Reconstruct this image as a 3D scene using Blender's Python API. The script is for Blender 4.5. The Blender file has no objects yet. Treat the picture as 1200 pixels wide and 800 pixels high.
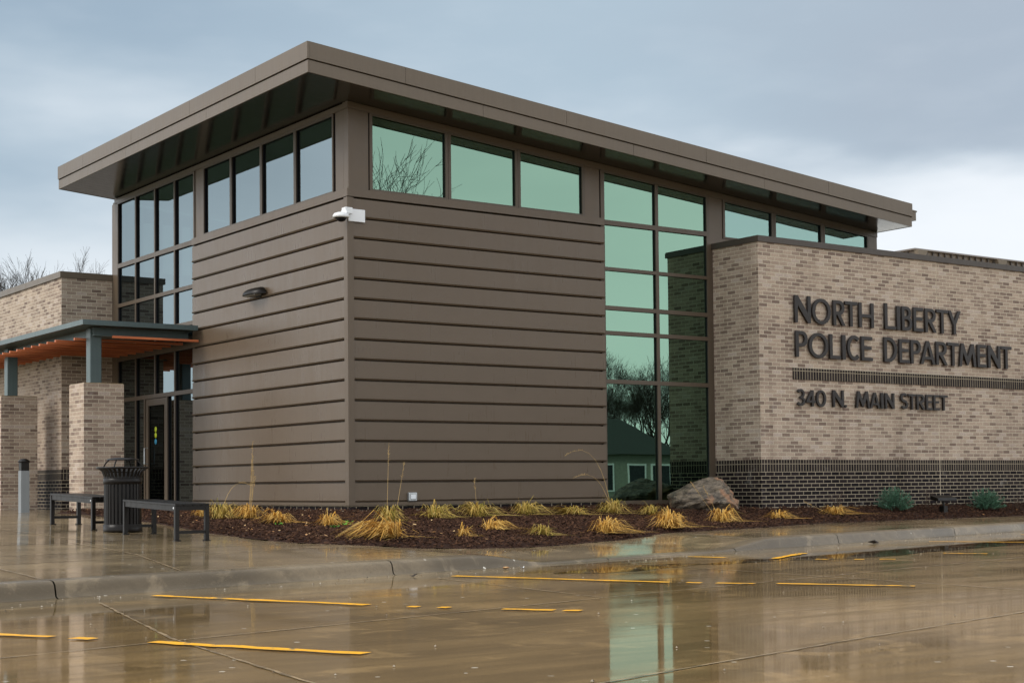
import bpy, bmesh, math, random
from mathutils import Vector, Matrix
R = math.radians
scene = bpy.context.scene
COL = scene.collection

# ------------------------------------------------------------------ camera
cd = bpy.data.cameras.new('camera'); cam = bpy.data.objects.new('camera', cd); COL.objects.link(cam)
YAW, PITCH, ROLL = R(35.622), R(2.027), R(-0.572)
fw = Vector((math.sin(YAW)*math.cos(PITCH), math.cos(YAW)*math.cos(PITCH), math.sin(PITCH)))
r0 = Vector((math.cos(YAW), -math.sin(YAW), 0)); u0 = r0.cross(fw)
rt = r0*math.cos(ROLL) + u0*math.sin(ROLL); up = -r0*math.sin(ROLL) + u0*math.cos(ROLL)
m3 = Matrix((rt, up, -fw)).transposed()
cam.matrix_world = Matrix.Translation((-11.4237, -20.0989, 0.2256)) @ m3.to_4x4()
cd.sensor_width = 36; cd.lens = 1805.97*36/1200; cd.shift_y = (504.52-400)/1200
cd.clip_start = 0.1; cd.clip_end = 2000
scene.camera = cam
scene.render.resolution_x, scene.render.resolution_y = 1024, 682

# ------------------------------------------------------------------ world, sun, exposure
SUN_EL, SUN_AZ = R(42), R(-74)          # azimuth from +Y towards +X
w = bpy.data.worlds.new('World'); scene.world = w; w.use_nodes = True
N = w.node_tree.nodes; L = w.node_tree.links; N.clear()
out = N.new('ShaderNodeOutputWorld'); bg = N.new('ShaderNodeBackground'); bg.inputs[1].default_value = 0.1
L.new(bg.outputs[0], out.inputs[0])
sky = N.new('ShaderNodeTexSky'); sky.sky_type = 'NISHITA'; sky.sun_disc = False
sky.sun_elevation = SUN_EL; sky.sun_rotation = SUN_AZ
tc = N.new('ShaderNodeTexCoord')
def wmath(op, a, b=None, c=None):
    n = N.new('ShaderNodeMath'); n.operation = op
    for i, v in enumerate((a, b, c)):
        if v is None: continue
        if isinstance(v, (int, float)): n.inputs[i].default_value = v
        else: L.new(v, n.inputs[i])
    return n.outputs[0]
def wss(v, a, b):
    n = N.new('ShaderNodeMapRange'); n.interpolation_type = 'SMOOTHSTEP'
    L.new(v, n.inputs[0]); n.inputs[1].default_value = a; n.inputs[2].default_value = b
    return n.outputs[0]
def wdot(v, d):
    n = N.new('ShaderNodeVectorMath'); n.operation = 'DOT_PRODUCT'; L.new(v, n.inputs[0]); n.inputs[1].default_value = d
    return n.outputs['Value']
def wmix(f, a, b):
    n = N.new('ShaderNodeMix'); n.data_type = 'RGBA'
    if isinstance(f, (int, float)): n.inputs[0].default_value = f
    else: L.new(f, n.inputs[0])
    for k, v in ((6, a), (7, b)):
        if isinstance(v, tuple): n.inputs[k].default_value = (*v, 1)
        else: L.new(v, n.inputs[k])
    return n.outputs[2]
D = tc.outputs['Generated']
sep = N.new('ShaderNodeSeparateXYZ'); L.new(D, sep.inputs[0]); DZ = sep.outputs[2]
mp = N.new('ShaderNodeMapping'); L.new(D, mp.inputs[0]); mp.inputs['Scale'].default_value = (1, 1, 3.2)
def wnoise(scale, detail, off):
    m = N.new('ShaderNodeMapping'); L.new(mp.outputs[0], m.inputs[0]); m.inputs['Location'].default_value = off
    n = N.new('ShaderNodeTexNoise'); L.new(m.outputs[0], n.inputs[0]); n.inputs['Scale'].default_value = scale
    n.inputs['Detail'].default_value = detail; n.inputs['Roughness'].default_value = 0.5
    return n.outputs[0]
n1 = wnoise(3.2, 4, (0.3, 0.1, 0)); n2 = wnoise(7.0, 5, (2.3, 5.1, 1.0))
nn = wmath('ADD', wmath('MULTIPLY', wmath('SUBTRACT', n1, 0.5), 0.75), wmath('MULTIPLY', wmath('SUBTRACT', n2, 0.5), 0.26))
zz = wmath('ADD', DZ, wmath('MULTIPLY', nn, 0.32))
low = wss(zz, 0.08, 0.27)
layer = wmix(low, (6.5, 6.9, 7.25), (3.5, 4.35, 5.05))
# dark bank across the upper right, bright break below it
az = wdot(D, (math.cos(R(40)), -math.sin(R(40)), 0))     # grows to the right of the view
bank = wmath('MULTIPLY', wss(wmath('ADD', az, wmath('MULTIPLY', nn, 0.35)), -0.02, 0.24), wss(zz, 0.17, 0.25))
layer = wmix(wmath('MULTIPLY', bank, 0.75), layer, (3.25, 3.7, 4.3))
brk = wmath('MULTIPLY', wss(wmath('ADD', az, wmath('MULTIPLY', nn, 0.3)), -0.10, 0.10), wmath('SUBTRACT', 1.0, wss(zz, 0.150, 0.240)))
layer = wmix(wmath('MULTIPLY', brk, 0.9), layer, (7.3, 7.55, 7.85))
left = wmath('MULTIPLY', wss(wmath('SUBTRACT', wmath('MULTIPLY', nn, 0.35), az), 0.08, 0.34), wss(zz, 0.16, 0.30))
layer = wmix(wmath('MULTIPLY', left, 0.8), layer, (2.55, 3.35, 4.15))
n3 = wnoise(15.0, 5, (7.1, 1.3, 4.0))
layer = wmix(wss(n3, 0.42, 0.75), layer, wmix(0.04, layer, (9.0, 9.2, 9.4)))
# the overcast is thinner (brighter) away from the bank that stands behind the building
ahead = wdot(D, (math.sin(YAW), math.cos(YAW), 0))
thin = wmath('SUBTRACT', 1.0, wss(ahead, 0.35, 0.86))
bright = wmix(wss(wmath('ADD', DZ, wmath('MULTIPLY', nn, 0.5)), 0.0, 0.5), (15.5, 15.9, 16.1), (9.5, 10.0, 10.6))
layer = wmix(thin, layer, bright)
col = wmix(0.9, sky.outputs[0], layer)
L.new(col, bg.inputs[0])

sd = bpy.data.lights.new('sun', 'SUN'); sun = bpy.data.objects.new('sun', sd); COL.objects.link(sun)
sd.energy = 1.5; sd.angle = R(24); sd.color = (1.0, 0.95, 0.88)
tosun = Vector((math.sin(SUN_AZ)*math.cos(SUN_EL), math.cos(SUN_AZ)*math.cos(SUN_EL), math.sin(SUN_EL)))
sun.rotation_euler = tosun.to_track_quat('Z', 'Y').to_euler(); sun.location = (-20, 5, 30)
vs = scene.view_settings; vs.view_transform = 'Standard'; vs.look = 'None'; vs.gamma = 1; vs.use_curve_mapping = False
vs.exposure = 0.42

# ------------------------------------------------------------------ materials
class NT:
    def __init__(s, name):
        s.m = bpy.data.materials.new(name); s.m.use_nodes = True
        s.t = s.m.node_tree; s.n = s.t.nodes; s.l = s.t.links; s.n.clear()
        s.out = s.n.new('ShaderNodeOutputMaterial')
    def set(s, node, k, v):
        if isinstance(v, bpy.types.NodeSocket): s.l.new(v, node.inputs[k])
        elif isinstance(v, tuple) and len(v) == 3 and node.inputs[k].type == 'RGBA': node.inputs[k].default_value = (*v, 1)
        else: node.inputs[k].default_value = v
    def coord(s, kind='Object', scale=(1, 1, 1), rot=(0, 0, 0)):
        c = s.n.new('ShaderNodeTexCoord'); m = s.n.new('ShaderNodeMapping'); s.l.new(c.outputs[kind], m.inputs[0])
        m.inputs['Scale'].default_value = scale; m.inputs['Rotation'].default_value = rot
        return m.outputs[0]
    def noise(s, v, scale, detail=4, rough=0.55, dist=0):
        n = s.n.new('ShaderNodeTexNoise'); s.l.new(v, n.inputs[0]); n.inputs['Scale'].default_value = scale
        n.inputs['Detail'].default_value = detail; n.inputs['Roughness'].default_value = rough; n.inputs['Distortion'].default_value = dist
        return n.outputs[0]
    def mr(s, v, a, b, c=0., d=1., smooth=True):
        n = s.n.new('ShaderNodeMapRange'); s.l.new(v, n.inputs[0])
        if smooth: n.interpolation_type = 'SMOOTHSTEP'
        for i, x in enumerate((a, b, c, d)): n.inputs[i+1].default_value = x
        return n.outputs[0]
    def mix(s, f, a, b, mode='MIX'):
        n = s.n.new('ShaderNodeMix'); n.data_type = 'RGBA'; n.blend_type = mode
        s.set(n, 0, f); s.set(n, 6, a); s.set(n, 7, b); return n.outputs[2]
    def math(s, op, a, b=0.):
        n = s.n.new('ShaderNodeMath'); n.operation = op; s.set(n, 0, a); s.set(n, 1, b); return n.outputs[0]
    def bump(s, h, strength, dist=0.01, nrm=None):
        n = s.n.new('ShaderNodeBump'); s.l.new(h, n.inputs['Height']); n.inputs['Strength'].default_value = strength
        n.inputs['Distance'].default_value = dist
        if nrm is not None: s.l.new(nrm, n.inputs['Normal'])
        return n.outputs[0]
    def bsdf(s, **k):
        b = s.n.new('ShaderNodeBsdfPrincipled')
        for a, v in k.items(): s.set(b, a.replace('_', ' '), v)
        s.l.new(b.outputs[0], s.out.inputs[0]); s.b = b; return b

def painted(name, c, rough=0.45, var=0.12, streak=True, metallic=0.0, spec=0.3):
    t = NT(name); v = t.coord('Object'); vs_ = t.coord('Object', (9, 9, 0.5))
    a = t.noise(vs_, 3.0, 3) if streak else t.noise(v, 3.0, 4)
    b = t.noise(v, 1.1, 3)
    pb = t.noise(t.coord('Object', (0.12, 0.12, 3.28)), 1.0, 1)
    f = t.math('ADD', t.math('MULTIPLY', a, 0.45), t.math('ADD', t.math('MULTIPLY', b, 0.25), t.math('MULTIPLY', pb, 0.3)))
    lo = tuple(x*(1-var) for x in c); hi = tuple(min(1, x*(1+var)) for x in c)
    colr = t.mix(t.mr(f, 0.3, 0.7), lo, hi)
    rr = t.mr(t.math('ADD', t.math('MULTIPLY', a, 0.4), t.math('MULTIPLY', t.noise(t.coord('Object', (11, 11, 0.6)), 2.0, 4, 0.6), 0.6)), 0.35, 0.65, rough-0.06, rough+0.05)
    t.bsdf(Base_Color=colr, Roughness=rr, Metallic=metallic, Specular_IOR_Level=spec,
           Normal=t.bump(t.noise(v, 2.2, 2), 0.08, 0.02))
    return t.m

def brick(name, c1, c2, mortar, bw=0.2032, rh=0.0677, off=0.5, ms=0.0135, pale=None, gloss=0.55, spec=0.12):
    t = NT(name); uv = t.coord('UV')
    n = t.n.new('ShaderNodeTexBrick'); t.l.new(uv, n.inputs[0])
    n.offset = off; n.offset_frequency = 2; n.squash = 1
    t.set(n, 'Color1', (0, 0, 0)); t.set(n, 'Color2', (1, 1, 1)); t.set(n, 'Mortar', (0, 0, 0))
    n.inputs['Scale'].default_value = 1; n.inputs['Mortar Size'].default_value = ms*0.5
    n.inputs['Mortar Smooth'].default_value = 0.15; n.inputs['Bias'].default_value = 0
    n.inputs['Brick Width'].default_value = bw; n.inputs['Row Height'].default_value = rh
    ramp = t.n.new('ShaderNodeValToRGB'); t.l.new(n.outputs[0], ramp.inputs[0])
    e = ramp.color_ramp.elements; e[0].position = 0.0; e[0].color = (*c2, 1); e[1].position = 0.85; e[1].color = (*c1, 1)
    mid = ramp.color_ramp.elements.new(0.42); mid.color = (*[(a*0.62+b*0.38) for a, b in zip(c1, c2)], 1)
    if pale:
        p = ramp.color_ramp.elements.new(0.96); p.color = (*pale, 1)
    g = t.noise(uv, 55, 3); big = t.noise(uv, 0.55, 3)
    bc = t.mix(t.mr(g, 0.25, 0.75), ramp.outputs[0], t.mix(0.35, ramp.outputs[0], (0.0, 0.0, 0.0)), 'MIX')
    mc = t.mix(t.mr(t.noise(uv, 30, 3), 0.3, 0.7), mortar, tuple(x*0.8 for x in mortar))
    c = t.mix(n.outputs[1], bc, mc)
    c = t.mix(t.mr(big, 0.35, 0.7, 0.0, 0.14), c, (0.12, 0.1, 0.085), 'MULTIPLY')
    damp = t.noise(t.coord('UV', (2.2, 0.16, 1)), 1.0, 4, 0.6)
    c = t.mix(t.mr(damp, 0.5, 0.72, 0.0, 0.3), c, (0.35, 0.29, 0.24), 'MULTIPLY')
    c = t.mix(t.mr(t.noise(uv, 1.7, 5, 0.7), 0.6, 0.75, 0.0, 0.22), c, (0.62, 0.58, 0.52))
    h = t.math('ADD', t.math('MULTIPLY', t.math('SUBTRACT', 1.0, n.outputs[1]), 1.0), t.math('MULTIPLY', g, 0.25))
    t.bsdf(Base_Color=c, Roughness=t.mr(g, 0.3, 0.7, gloss, gloss+0.2), Specular_IOR_Level=spec, Normal=t.bump(h, 0.6, 0.008))
    return t.m

def wet_concrete(name, c, dry=0.0, kind='lot'):
    t = NT(name); v = t.coord('Object'); vr = t.coord('Object', (0.45, 1.6, 1), (0, 0, R(-13)))
    big = t.noise(v, 0.28, 3); md = t.noise(vr, 1.2, 5, 0.6); fine = t.noise(v, 38, 3, 0.7); speck = t.noise(v, 160, 2)
    tone = t.math('ADD', t.math('MULTIPLY', big, 0.45), t.math('MULTIPLY', md, 0.55))
    cc = t.mix(t.mr(tone, 0.36, 0.64), tuple(x*0.55 for x in c), tuple(x*1.25 for x in c))
    cc = t.mix(t.mr(fine, 0.35, 0.75, 0, 0.35), cc, tuple(x*0.6 for x in c))
    cc = t.mix(t.mr(speck, 0.64, 0.72, 0, 0.6), cc, tuple(min(1, x*2.3) for x in c))
    st_ = t.noise(t.coord('Object', (0.25, 5.0, 1), (0, 0, R(-13))), 2.0, 4, 0.6)
    cc = t.mix(t.mr(st_, 0.45, 0.62, 0, 0.6), cc, tuple(x*0.62 for x in c))
    cc = t.mix(t.mr(t.noise(v, 2.3, 5, 0.65, 0.5), 0.54, 0.64, 0, 0.6), cc, tuple(x*1.5 for x in c))
    wet = t.math('ADD', t.math('MULTIPLY', t.noise(v, 0.42, 4, 0.55, 0.3), 0.5), t.math('MULTIPLY', t.math('ADD', t.math('MULTIPLY', md, 0.5), t.math('MULTIPLY', st_, 0.5)), 0.5))
    rr = t.mr(wet, 0.42, 0.62, 0.028+dry, 0.15+dry)
    hb = t.math('ADD', t.math('MULTIPLY', fine, 0.5), t.math('MULTIPLY', t.noise(v, 9, 3), 0.5))
    vo = t.n.new('ShaderNodeTexVoronoi'); t.l.new(v, vo.inputs['Vector']); vo.inputs['Scale'].default_value = 5.0
    sp = t.n.new('ShaderNodeSeparateColor'); t.l.new(vo.outputs['Color'], sp.inputs[0])
    dot = t.math('MULTIPLY', t.math('LESS_THAN', vo.outputs['Distance'], 0.085), t.math('GREATER_THAN', sp.outputs[0], 0.35))
    cc = t.mix(t.math('MULTIPLY', dot, sp.outputs[1]), cc, (0.72, 0.66, 0.55))  # pale dots put raindrop highlights into the colour
    bn = t.n.new('ShaderNodeBump'); t.l.new(hb, bn.inputs['Height']); bn.inputs['Distance'].default_value = 0.004
    t.l.new(t.mr(wet, 0.45, 0.68, 0.03, 0.25), bn.inputs['Strength'])
    t.bsdf(Base_Color=cc, Roughness=rr, IOR=1.31, Normal=bn.outputs[0])
    return t.m

def simple(name, c, rough=0.6, var=0.25, scale=6.0, metallic=0.0, bump=0.0, spec=0.2):
    t = NT(name); v = t.coord('Object'); a = t.noise(v, scale, 5)
    k = dict(Base_Color=t.mix(t.mr(a, 0.3, 0.7), tuple(x*(1-var) for x in c), tuple(min(1, x*(1+var)) for x in c)), Roughness=rough, Metallic=metallic, Specular_IOR_Level=spec)
    if bump: k['Normal'] = t.bump(a, bump, 0.02)
    t.bsdf(**k); return t.m

def island(name, cols, rough=0.7):
    t = NT(name); g = t.n.new('ShaderNodeNewGeometry'); r = t.n.new('ShaderNodeValToRGB')
    t.l.new(g.outputs['Random Per Island'], r.inputs[0]); e = r.color_ramp.elements
    e[0].color = (*cols[0], 1); e[1].color = (*cols[-1], 1)
    for i, c in enumerate(cols[1:-1]): x = e.new((i+1)/(len(cols)-1)); x.color = (*c, 1)
    t.bsdf(Base_Color=r.outputs[0], Roughness=rough, Specular_IOR_Level=0.12); return t.m

def glass(name, tint, refl, trans, fk=0.8):
    t = NT(name); g = t.n.new('ShaderNodeBsdfGlossy'); t.set(g, 'Color', tint); t.set(g, 'Roughness', 0.004)
    v = t.coord('Object')
    t.l.new(t.bump(t.noise(v, 0.9, 1), 0.05, 0.02), g.inputs['Normal'])
    tr = t.n.new('ShaderNodeBsdfTransparent'); t.set(tr, 'Color', trans)
    fr = t.n.new('ShaderNodeFresnel'); fr.inputs[0].default_value = 1.5
    m = t.n.new('ShaderNodeMixShader'); f = t.math('ADD', t.math('MULTIPLY', fr.outputs[0], fk), refl)
    t.l.new(f, m.inputs[0]); t.l.new(tr.outputs[0], m.inputs[1]); t.l.new(g.outputs[0], m.inputs[2])
    t.l.new(m.outputs[0], t.out.inputs[0]); return t.m

M = {}
M['siding'] = painted('bronze siding', (0.116, 0.083, 0.055), 0.33, 0.05, False, spec=0.34)
M['trim'] = painted('bronze trim', (0.112, 0.081, 0.054), 0.36, 0.05, False, spec=0.3)
M['frame'] = painted('bronze window frame', (0.092, 0.068, 0.047), 0.40, 0.06)
M['fascia'] = painted('bronze fascia', (0.130, 0.099, 0.069), 0.38, 0.07)
M['soffit'] = None
M['brick'] = brick('tan brick', (0.540, 0.415, 0.315), (0.235, 0.165, 0.130), (0.62, 0.525, 0.40), pale=(0.56, 0.45, 0.37))
M['dark_brick'] = brick('dark brick', (0.034, 0.025, 0.025), (0.014, 0.011, 0.012), (0.42, 0.35, 0.25), gloss=0.5, spec=0.05)
M['soldier'] = brick('dark soldier brick', (0.050, 0.038, 0.034), (0.016, 0.012, 0.013), (0.36, 0.30, 0.215), bw=0.0677, rh=0.2032, off=0.0, gloss=0.5, spec=0.05)
M['coping'] = painted('dark coping', (0.060, 0.046, 0.036), 0.45, 0.08)
M['jamb_shade'] = simple('black gasket', (0.012, 0.010, 0.012), 0.6, 0.1)  # near-black colour stands for the shade on the window jambs
M['glass_south'] = glass('green tinted glass', (0.60, 0.95, 0.73), 0.215, (0.10, 0.13, 0.11))
M['glass_west'] = glass('sky tinted west glass', (0.45, 0.555, 0.60), 0.062, (0.17, 0.21, 0.19), 0.34)  # same glass as south; the bluer sky it mirrors is put into the tint
M['glass_clerestory'] = glass('blue grey glass', (0.55, 0.84, 0.76), 0.24, (0.22, 0.30, 0.30))
M['inside'] = simple('interior plaster', (0.16, 0.155, 0.14), 0.8, 0.06)
M['inside_floor'] = simple('interior tile', (0.18, 0.17, 0.16), 0.4, 0.1)
M['dark'] = simple('interior dark', (0.02, 0.02, 0.02), 0.7)
M['teal_steel'] = painted('grey teal steel', (0.085, 0.118, 0.118), 0.38, 0.12)
M['wood'] = None
M['letter'] = simple('dark anodised letters', (0.032, 0.027, 0.025), 0.42, 0.1, 20)
M['black'] = painted('black powder coat', (0.010, 0.008, 0.0065), 0.36, 0.15, False, spec=0.18)
M['white'] = simple('white plastic', (0.74, 0.75, 0.76), 0.35, 0.03)
M['smoke'] = simple('smoked dome', (0.01, 0.01, 0.012), 0.08, 0.0)
M['galv'] = simple('brushed metal', (0.42, 0.43, 0.43), 0.35, 0.1, 12, 0.6)
M['bollard'] = painted('grey bollard paint', (0.20, 0.215, 0.22), 0.4, 0.06)
M['lens'] = simple('lamp lens', (0.30, 0.29, 0.26), 0.3, 0.05)
M['lot'] = wet_concrete('wet parking concrete', (0.245, 0.160, 0.070), 0.0)
M['walk'] = wet_concrete('wet sidewalk concrete', (0.250, 0.185, 0.105), 0.015)
M['kerb'] = wet_concrete('kerb concrete', (0.185, 0.142, 0.090), 0.20)
M['gutter'] = wet_concrete('gutter concrete', (0.235, 0.170, 0.092), 0.02)
M['joint'] = simple('pale joint sealant', (0.265, 0.190, 0.108), 0.3, 0.4, 9)
M['yellow'] = None
M['mulch'] = None
M['chips'] = island('mulch chips', [(0.018, 0.008, 0.005), (0.055, 0.025, 0.014), (0.032, 0.014, 0.008), (0.105, 0.052, 0.028), (0.024, 0.011, 0.007)], 0.75)
M['straw'] = island('dry grass', [(0.52, 0.27, 0.045), (0.64, 0.37, 0.085), (0.36, 0.18, 0.035), (0.64, 0.43, 0.14), (0.52, 0.30, 0.06)], 0.65)
M['straw_green'] = island('half dry grass', [(0.42, 0.26, 0.055), (0.25, 0.22, 0.04), (0.52, 0.34, 0.09), (0.34, 0.24, 0.05), (0.54, 0.39, 0.14)], 0.65)
M['stem'] = simple('dry stem', (0.46, 0.31, 0.13), 0.7, 0.2)
M['twig'] = simple('bare twig', (0.10, 0.065, 0.045), 0.8, 0.2)
M['spruce'] = island('blue spruce needles', [(0.060, 0.150, 0.080), (0.11, 0.23, 0.14), (0.028, 0.080, 0.040), (0.20, 0.34, 0.25), (0.075, 0.18, 0.085)], 0.6)
M['bark'] = simple('grey bark', (0.055, 0.045, 0.038), 0.85, 0.3, 14)
M['leaf'] = island('dead leaves', [(0.40, 0.20, 0.07), (0.30, 0.13, 0.05), (0.52, 0.36, 0.18), (0.22, 0.10, 0.05)], 0.6)
M['weed'] = simple('green weed', (0.10, 0.26, 0.03), 0.5)
M['lawn'] = simple('lawn', (0.060, 0.085, 0.030), 0.9, 0.4, 2)
M['roofing'] = simple('shingle', (0.045, 0.05, 0.048), 0.85, 0.3, 20)
M['house_wall'] = simple('pale house wall', (0.24, 0.25, 0.21), 0.7, 0.1)
M['house_glass'] = simple('house window', (0.03, 0.035, 0.04), 0.15)
M['car'] = simple('teal car paint', (0.05, 0.16, 0.15), 0.2, 0.05)

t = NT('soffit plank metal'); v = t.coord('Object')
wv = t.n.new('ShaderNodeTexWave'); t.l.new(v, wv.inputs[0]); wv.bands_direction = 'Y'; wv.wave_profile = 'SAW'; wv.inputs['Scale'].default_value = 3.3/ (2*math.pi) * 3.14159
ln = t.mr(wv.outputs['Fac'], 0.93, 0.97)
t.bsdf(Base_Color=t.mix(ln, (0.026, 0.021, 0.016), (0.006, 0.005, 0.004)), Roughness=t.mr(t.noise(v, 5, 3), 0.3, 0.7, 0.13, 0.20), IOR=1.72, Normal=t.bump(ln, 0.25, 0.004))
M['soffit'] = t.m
t = NT('cedar slats'); v = t.coord('Object', (0.8, 14, 14)); a = t.noise(v, 2.5, 4); b = t.noise(t.coord('Object'), 5, 2)
t.bsdf(Base_Color=t.mix(t.mr(a, 0.3, 0.7), (0.46, 0.115, 0.040), (0.70, 0.215, 0.080)), Roughness=0.45); M['wood'] = t.m
t = NT('worn yellow paint'); v = t.coord('Object'); a = t.noise(v, 14, 5, 0.65); b = t.noise(v, 2.2, 3)
t.bsdf(Base_Color=t.mix(t.mr(t.math('ADD', t.math('MULTIPLY', a, 0.6), t.math('MULTIPLY', b, 0.4)), 0.535, 0.60), (0.80, 0.385, 0.010), (0.20, 0.14, 0.06)), Roughness=t.mr(b, 0.3, 0.7, 0.42, 0.65), IOR=1.35); M['yellow'] = t.m
t = NT('mulch bed'); v = t.coord('Object'); a = t.noise(v, 34, 5, 0.7); b = t.noise(v, 2.0, 3)
c = t.mix(t.mr(a, 0.35, 0.68), (0.015, 0.008, 0.006), (0.075, 0.038, 0.025))
t.bsdf(Base_Color=t.mix(t.mr(b, 0.4, 0.7, 0, 0.4), c, (0.03, 0.016, 0.011)), Roughness=0.8, Specular_IOR_Level=0.08, Normal=t.bump(a, 0.9, 0.03)); M['mulch'] = t.m
t = NT('layered rock'); v = t.coord('Object'); vv = t.coord('Object', (1.5, 1.5, 5.0), (0.5, -0.45, 0.3))
a = t.noise(vv, 4.5, 8, 0.65, 0.6); b = t.noise(v, 2.3, 4, 0.5, 0.4); f = t.noise(v, 34, 5, 0.7)
c = t.mix(t.mr(a, 0.34, 0.66), (0.042, 0.031, 0.020), (0.25, 0.19, 0.125))
c = t.mix(t.mr(b, 0.52, 0.62, 0, 0.8), c, (0.40, 0.19, 0.085))
c = t.mix(t.mr(f, 0.35, 0.7, 0, 0.5), c, (0.07, 0.058, 0.05))
t.bsdf(Base_Color=c, Roughness=t.mr(f, 0.3, 0.7, 0.45, 0.75), Normal=t.bump(t.math('ADD', a, t.math('MULTIPLY', f, 0.4)), 0.7, 0.03)); M['rock'] = t.m

# ------------------------------------------------------------------ mesh helpers
class MB:
    def __init__(s): s.v = []; s.f = []; s.sm = []
    def face(s, pts, smooth=False):
        i = len(s.v); s.v += [tuple(p) for p in pts]; s.f.append(tuple(range(i, i+len(pts)))); s.sm.append(smooth)
    def grid(s, rows, smooth=True, close=False):
        i = len(s.v); n = len(rows[0])
        for r in rows: s.v += [tuple(p) for p in r]
        for a in range(len(rows)-1):
            for b in range(n if close else n-1):
                c = (b+1) % n
                s.f.append((i+a*n+b, i+a*n+c, i+(a+1)*n+c, i+(a+1)*n+b)); s.sm.append(smooth)
    def hexa(s, p):                      # 8 points: bottom 4 ccw, top 4 ccw
        i = len(s.v); s.v += [tuple(q) for q in p]
        for q in ((3, 2, 1, 0), (4, 5, 6, 7), (0, 1, 5, 4), (1, 2, 6, 5), (2, 3, 7, 6), (3, 0, 4, 7)):
            s.f.append(tuple(i+k for k in q)); s.sm.append(False)
    def box(s, a, b):
        x0, x1 = sorted((a[0], b[0])); y0, y1 = sorted((a[1], b[1])); z0, z1 = sorted((a[2], b[2]))
        s.hexa([(x0, y0, z0), (x1, y0, z0), (x1, y1, z0), (x0, y1, z0), (x0, y0, z1), (x1, y0, z1), (x1, y1, z1), (x0, y1, z1)])
    def bar(s, a, b, wx, wz, upv=(0, 0, 1)):
        a = Vector(a); b = Vector(b); d = (b-a).normalized(); u = Vector(upv)
        if abs(d.dot(u)) > 0.95: u = Vector((1, 0, 0))
        sd_ = d.cross(u).normalized()*wx/2; u = sd_.cross(d).normalized()*wz/2
        s.hexa([a-sd_-u, a+sd_-u, b+sd_-u, b-sd_-u, a-sd_+u, a+sd_+u, b+sd_+u, b-sd_+u])
    def tube(s, pts, rad, n=6, smooth=True, caps=True):
        rows = []; P = [Vector(p) for p in pts]; prev = None
        for i, p in enumerate(P):
            d = (P[min(i+1, len(P)-1)]-P[max(i-1, 0)]).normalized()
            if prev is None: a = Vector((0, 0, 1)) if abs(d.z) < 0.9 else Vector((1, 0, 0))
            else: a = prev
            x = (a - d*a.dot(d)).normalized(); prev = x; y = d.cross(x)
            r = rad[i] if isinstance(rad, (list, tuple)) else rad
            rows.append([p + (x*math.cos(2*math.pi*k/n) + y*math.sin(2*math.pi*k/n))*r for k in range(n)])
        s.grid(rows, smooth, True)
        if caps: s.face(rows[0][::-1]); s.face(rows[-1])
    def lathe(s, prof, c=(0, 0, 0), n=24, smooth=True):
        rows = [[(c[0]+r*math.cos(2*math.pi*k/n), c[1]+r*math.sin(2*math.pi*k/n), c[2]+z) for k in range(n)] for r, z in prof]
        s.grid(rows, smooth, True)
    def build(s, name, mat, parent=None, uv=False, bevel=0):
        me = bpy.data.meshes.new(name); off = parent.matrix_world.translation if parent else Vector((0, 0, 0))
        if parent: off = WL[parent.name]
        me.from_pydata([tuple(Vector(v)-off) for v in s.v], [], s.f); me.update()
        for p, q in zip(me.polygons, s.sm): p.use_smooth = q
        if uv:
            l = me.uv_layers.new(name='UVMap')
            for p in me.polygons:
                nx, ny, nz = (abs(c) for c in p.normal)
                for li in p.loop_indices:
                    x, y, z = s.v[me.loops[li].vertex_index]
                    if nz > 0.7: q = (x, y)
                    elif nx > ny: q = (y+0.05, z)
                    else: q = (x, z)
                    l.data[li].uv = (q[0]+50, q[1]+10.0145)
        me.materials.append(mat)
        o = bpy.data.objects.new(name, me); COL.objects.link(o); WL[o.name] = Vector(off)
        if parent: o.parent = parent
        if bevel:
            b = o.modifiers.new('bevel', 'BEVEL'); b.width = bevel; b.segments = 2; b.limit_method = 'ANGLE'
        return o
WL = {}
def thing(name, loc, label, cat, group=None):
    o = bpy.data.objects.new(name, None); COL.objects.link(o); o.location = loc; o.empty_display_size = 0.2
    WL[o.name] = Vector(loc); return tag(o, label, cat, group)
def tag(o, label, cat, group=None):
    o['label'] = label; o['category'] = cat
    if group: o['group'] = group
    return o
def kind(o, k): o['kind'] = k; return o
def B(name, mat, parent, a, b, uv=False, bevel=0):
    m = MB(); m.box(a, b); return m.build(name, mat, parent, uv, bevel)

# ------------------------------------------------------------------ levels of the ground
def sm(a, b, x):
    t = min(1, max(0, (x-a)/(b-a))); return t*t*(3-2*t)
UX = (0.9743, 0.2251)
def st(X, Y):
    y = Y+6.35; return X*UX[0]+y*UX[1], -X*UX[1]+y*UX[0]
def xy(s, t): return s*UX[0]-t*UX[1], -6.35+s*UX[1]+t*UX[0]
def rampw(s): return sm(-2.6, -1.4, s)*(1-sm(1.9, 3.2, s))
def T_st(s, t):
    base = min(-.49+.0306*t, -.16); wq = rampw(s)
    return base*(1-wq) + min(base, -.615+.07*max(t, 0))*wq
def T(X, Y): return T_st(*st(X, Y))
LOT = -0.630

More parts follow.
